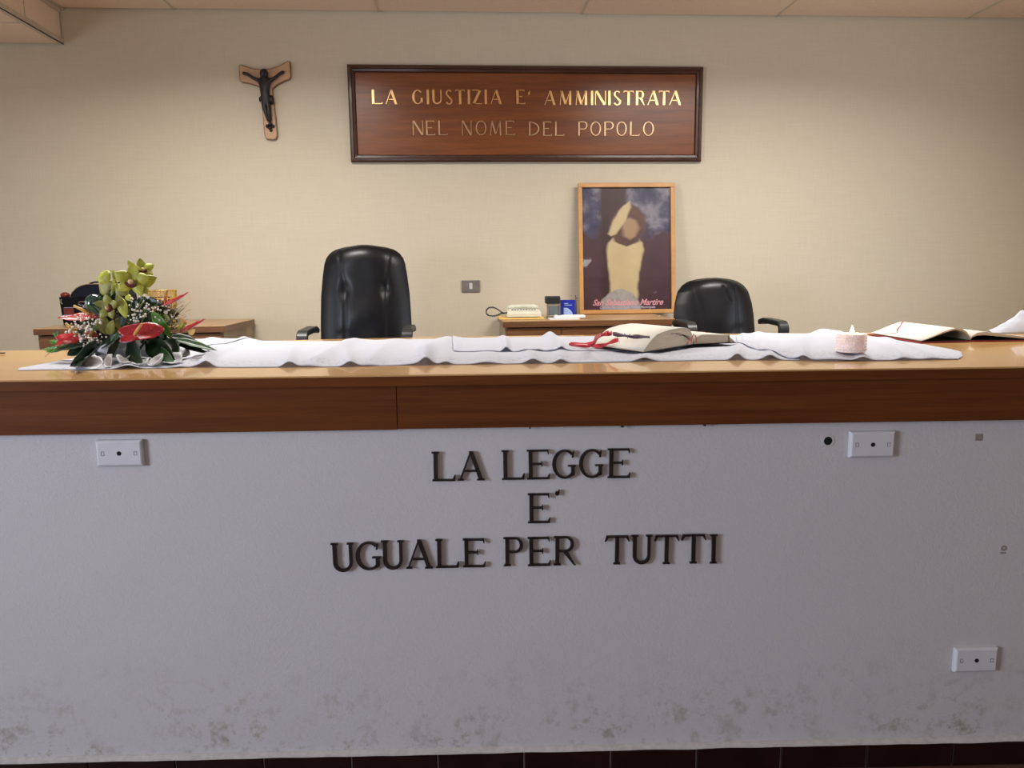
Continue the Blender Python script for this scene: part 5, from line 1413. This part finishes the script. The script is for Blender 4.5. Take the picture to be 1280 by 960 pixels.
# anthuriums
def anthurium(cx, cy, rx, ry, n, ang, sp0, sp1, d=0.0, droop=.2):
    """heart shaped spathe: centre px, half sizes in m along / across, plane normal n, in-plane angle"""
    c_ = fp3(cx, cy, d); nn = (CX*n[0]+VD*n[1]+Z3*n[2]).normalized()
    a0 = (CX-nn*CX.dot(nn)).normalized(); b0_ = nn.cross(a0)
    a1 = a0*math.cos(R(ang))+b0_*math.sin(R(ang)); b1 = nn.cross(a1)
    bm = nb(); nr, na = 6, 36
    ctr = bm.verts.new(c_-a1*rx*.25-nn*.004); prev = None; first = None
    rows = []
    for r_ in range(1, nr+1):
        f = r_/nr; ring_ = []
        for k in range(na):
            t_ = 2*PI*k/na
            hx = math.cos(t_); hy = math.sin(t_)
            rad = 1+.10*math.cos(2*t_)-.38*math.exp(-((abs(t_-PI))/.38)**2)+.12*math.exp(-(min(t_, 2*PI-t_)/.22)**2)
            x = rx*hx*rad*f-rx*.25*(1-f); y = ry*hy*rad*f
            z = -.10*rx*f*f*abs(hx)*droop*5*.4+.004*math.sin(3*t_)*f+droop*rx*.4*(hy*hy)*f*f
            ring_.append(bm.verts.new(c_+a1*x+b1*y+nn*z))
        rows.append(ring_)
    for k in range(na): bm.faces.new((ctr, rows[0][k], rows[0][(k+1) % na]))
    for i in range(nr-1):
        for k in range(na): bm.faces.new((rows[i][k], rows[i+1][k], rows[i+1][(k+1) % na], rows[i][(k+1) % na]))
    s_ = solid(obj('anthurium', bm, M['spathe'], fa, smooth=True), .0012, 0)
    p, q = fp3(sp0[0], sp0[1], d-.012), fp3(sp1[0], sp1[1], d-.03)
    bm = nb(); tube(bm, [p, p.lerp(q, .5)+Z3*.002, q], [.0055, .0048, .0032], 10); obj('spadix', bm, M['spadix'], s_, label='ochre yellow spadix', smooth=True)
anthurium(172, 416, .060, .034, (.1, .85, .6), 14, (169, 418), (177, 405), -.075, .25)
def thin_spathe(x0, y0, x1, y1, w_, n, sp0, sp1, d=0.0):
    b_, t_ = fp3(x0, y0, d), fp3(x1, y1, d-.02)
    s_ = petal('anthurium', M['spathe'], fa, b_, t_, CX*n[0]+VD*n[1]+Z3*n[2], w_, .10, .10, 16, 10, .62, None, .12)
    p, q = fp3(sp0[0], sp0[1], d-.012), fp3(sp1[0], sp1[1], d-.025)
    bm = nb(); tube(bm, [p, p.lerp(q, .5), q], [.0055, .0048, .0032], 10); obj('spadix', bm, M['spadix'], s_, label='ochre yellow spadix', smooth=True)
thin_spathe(128, 394, 74, 402, .060, (0, .40, 1), (115, 393.5), (92, 382), -.01)
anthurium(83, 424, .037, .028, (-.1, .7, .8), 6, (96, 418), (82, 404), -.04, .2)
anthurium(112, 419, .020, .018, (.1, .8, .6), 0, (112, 420), (116, 414), -.01, .2)
thin_spathe(203, 382, 238, 369, .042, (-.3, .40, 1), (205, 376), (209, 362), .0)
thin_spathe(225, 414, 259, 402, .040, (-.3, .40, 1), (232, 405), (226, 397), .0)
# orchids
def orchid(cx, cy, rad, n, rot, mat='orchid', d=0.0, lip=True, skip=()):
    c_ = fp3(cx, cy, d); nn = (CX*n[0]+VD*n[1]+Z3*n[2]).normalized()
    a0 = (CX-nn*CX.dot(nn)).normalized(); b0_ = nn.cross(a0)
    if b0_.z < 0: b0_ = -b0_
    bm = nb(); ball(bm, c_, rad*.10, 2)
    root = obj('orchid', bm, M['orchid'], fa, smooth=True)
    for k, (an, ln_, wd) in enumerate(((90, 1.0, .52), (162, .98, .58), (18, .98, .58), (225, .92, .50), (315, .92, .50))):
        if k in skip: continue
        an = R(an+rot); dr = a0*math.cos(an)+b0_*math.sin(an)
        petal('petal', M[mat], root, c_+dr*rad*.06, c_+dr*rad*ln_+nn*rad*.18, nn, rad*wd*1.25, -.22 if k else .1, .06, 10, 8, .85)
    if lip:
        dn = -b0_*math.cos(R(rot))+a0*math.sin(R(rot))
        bm = nb()
        def lf(u, v):
            t_ = R(-110+220*v); r_ = rad*.30*(.35+.65*u)
            return c_+dn*(rad*.16+r_*.75*math.cos(t_)*(.6+.4*u))+dn.cross(nn)*(r_*1.05*math.sin(t_))+nn*(rad*.30*(1-.5*u*u*math.cos(t_)))
        grid(bm, lf, 6, 14); solid(obj('lip', bm, M['lip'], root, smooth=True, label='maroon rimmed lip'), .002, 0)
        bm = nb(); ball(bm, c_+nn*rad*.30+dn*rad*.06, rad*.15, 2, (1, 1, 1)); obj('throat', bm, M['lip_mid'], root, smooth=True)
    return root
orchid(166, 351, .052, (.1, 1, .05), -8, d=-.045)
orchid(178, 338, .036, (.45, .8, .45), 20, d=-.015)
orchid(145, 353, .046, (-.75, .55, .1), 28, d=.0, lip=False)
orchid(136, 384, .040, (-.1, 1, .0), 70, 'orchid_dark', d=-.03)
P_ = [(150, 372, 158, 398, .030, 'orchid'), (146, 368, 156, 392, .022, 'orchid_dark'), (178, 355, 196, 347, .036, 'orchid'), (176, 358, 183, 371, .036, 'orchid'), (158, 358, 146, 369, .042, 'orchid_dark'), (172, 345, 160, 326, .026, 'orchid'), (128, 340, 136, 355, .045, 'orchid'), (126, 366, 140, 352, .042, 'orchid_dark'), (133, 418, 127, 392, .030, 'orchid_dark'), (130, 416, 120, 398, .024, 'orchid_dark'), (136, 418, 142, 400, .028, 'orchid_dark'), (158, 369, 164, 376, .018, 'orchid')]
for x0, y0, x1, y1, w_, m_ in P_: leafpx(m_, x0, y0, x1, y1, w_, (random.uniform(-.5, .5), 1, .2), -.02, -.035, cup=-.2, name='loose_petal')
# gypsophila sprays
def spray(name, pts, n, sx_, sy_, d, mat, r0_=.0022, r1_=.0042, label=None):
    bm = nb(); bs = nb()
    for cx_, cy_ in pts:
        for k in range(n):
            x = random.gauss(cx_, sx_); y = random.gauss(cy_, sy_)
            p = fp3(x, y, d+random.uniform(-.02, .012)); ball(bm, p, random.uniform(r0_, r1_), 1)
            if k % 2 == 0:
                q = fp3(cx_*.8+150*.2, cy_*.7+440*.3, d+.03); mm = p.lerp(q, .45)+Vector((random.uniform(-.01, .01), 0, random.uniform(-.005, .01)))
                tube(bs, [p, mm, q], .0005, 3, cap=False)
    o = obj(name, bm, M[mat], fa, smooth=True, kind='stuff', label=label); obj('fine_stems', bs, M['stem'], fa, kind='stuff')
spray('gypsophila', [(95, 405), (105, 412), (113, 410), (118, 402), (100, 420), (112, 426), (122, 424), (106, 398), (90, 412)], 11, 4.5, 4, -.055, 'gyp', .0026, .0046, 'white gypsophila blossoms at lower left')
spray('gypsophila', [(186, 382), (195, 386), (175, 392), (170, 399), (183, 389), (172, 371), (178, 368), (164, 389)], 8, 4, 4.5, -.05, 'gyp', .0022, .0040, 'white gypsophila blossoms above the centre')
spray('gypsophila', [(207, 388), (212, 392), (205, 396)], 8, 4, 4, -.01, 'gyp', .0022, .004)
spray('dried_gypsophila', [(222, 385), (226, 393), (218, 397), (230, 380), (224, 404), (228, 400), (216, 404)], 22, 5, 5, .0, 'gyp_pink', .0009, .0019, 'fine beige dried blossoms at right')
spray('dried_gypsophila', [(118, 385), (112, 392), (100, 396)], 9, 4, 3, -.01, 'gyp', .0016, .003)
bm = nb()
for k in range(60):
    p = fp3(random.gauss(213, 5), random.gauss(392, 6), .012); ball(bm, p, random.uniform(.003, .005), 1)
obj('dark_berries', bm, M['berry'], fa, smooth=True, kind='stuff')
bm = nb()
for k in range(40):
    p = fp3(random.gauss(150, 9), random.gauss(402, 7), .008); ball(bm, p, random.uniform(.003, .005), 1)
obj('dark_berries', bm, M['berry'], fa, smooth=True, kind='stuff')
# small sprigs at the left and right
for x0, y0, x1, y1, w_, m_ in ((78, 425, 66, 416, .012, 'leaf_bright'), (74, 430, 62, 426, .016, 'leaf_bright'), (72, 434, 58, 440, .016, 'leaf_bright'), (70, 424, 72, 412, .010, 'leaf_mid'), (66, 436, 54, 437, .012, 'leaf_bright'), (222, 412, 230, 402, .012, 'orchid'), (226, 412, 232, 403, .010, 'orchid_dark'), (236, 417, 244, 412, .022, 'yellow'), (212, 402, 206, 392, .012, 'orchid_dark')):
    leafpx(m_, x0, y0, x1, y1, w_, (0, 1, .3), -.02, -.02, name='sprig_leaf')
bm = nb(); tube(bm, [fp3(80, 432, -.01), fp3(68, 436, -.015), fp3(56, 446, -.02)], .0009, 5); tube(bm, [fp3(60, 440, -.02), fp3(52, 436, -.02)], .0007, 5); obj('sprig_stem', bm, M['stem'], fa)
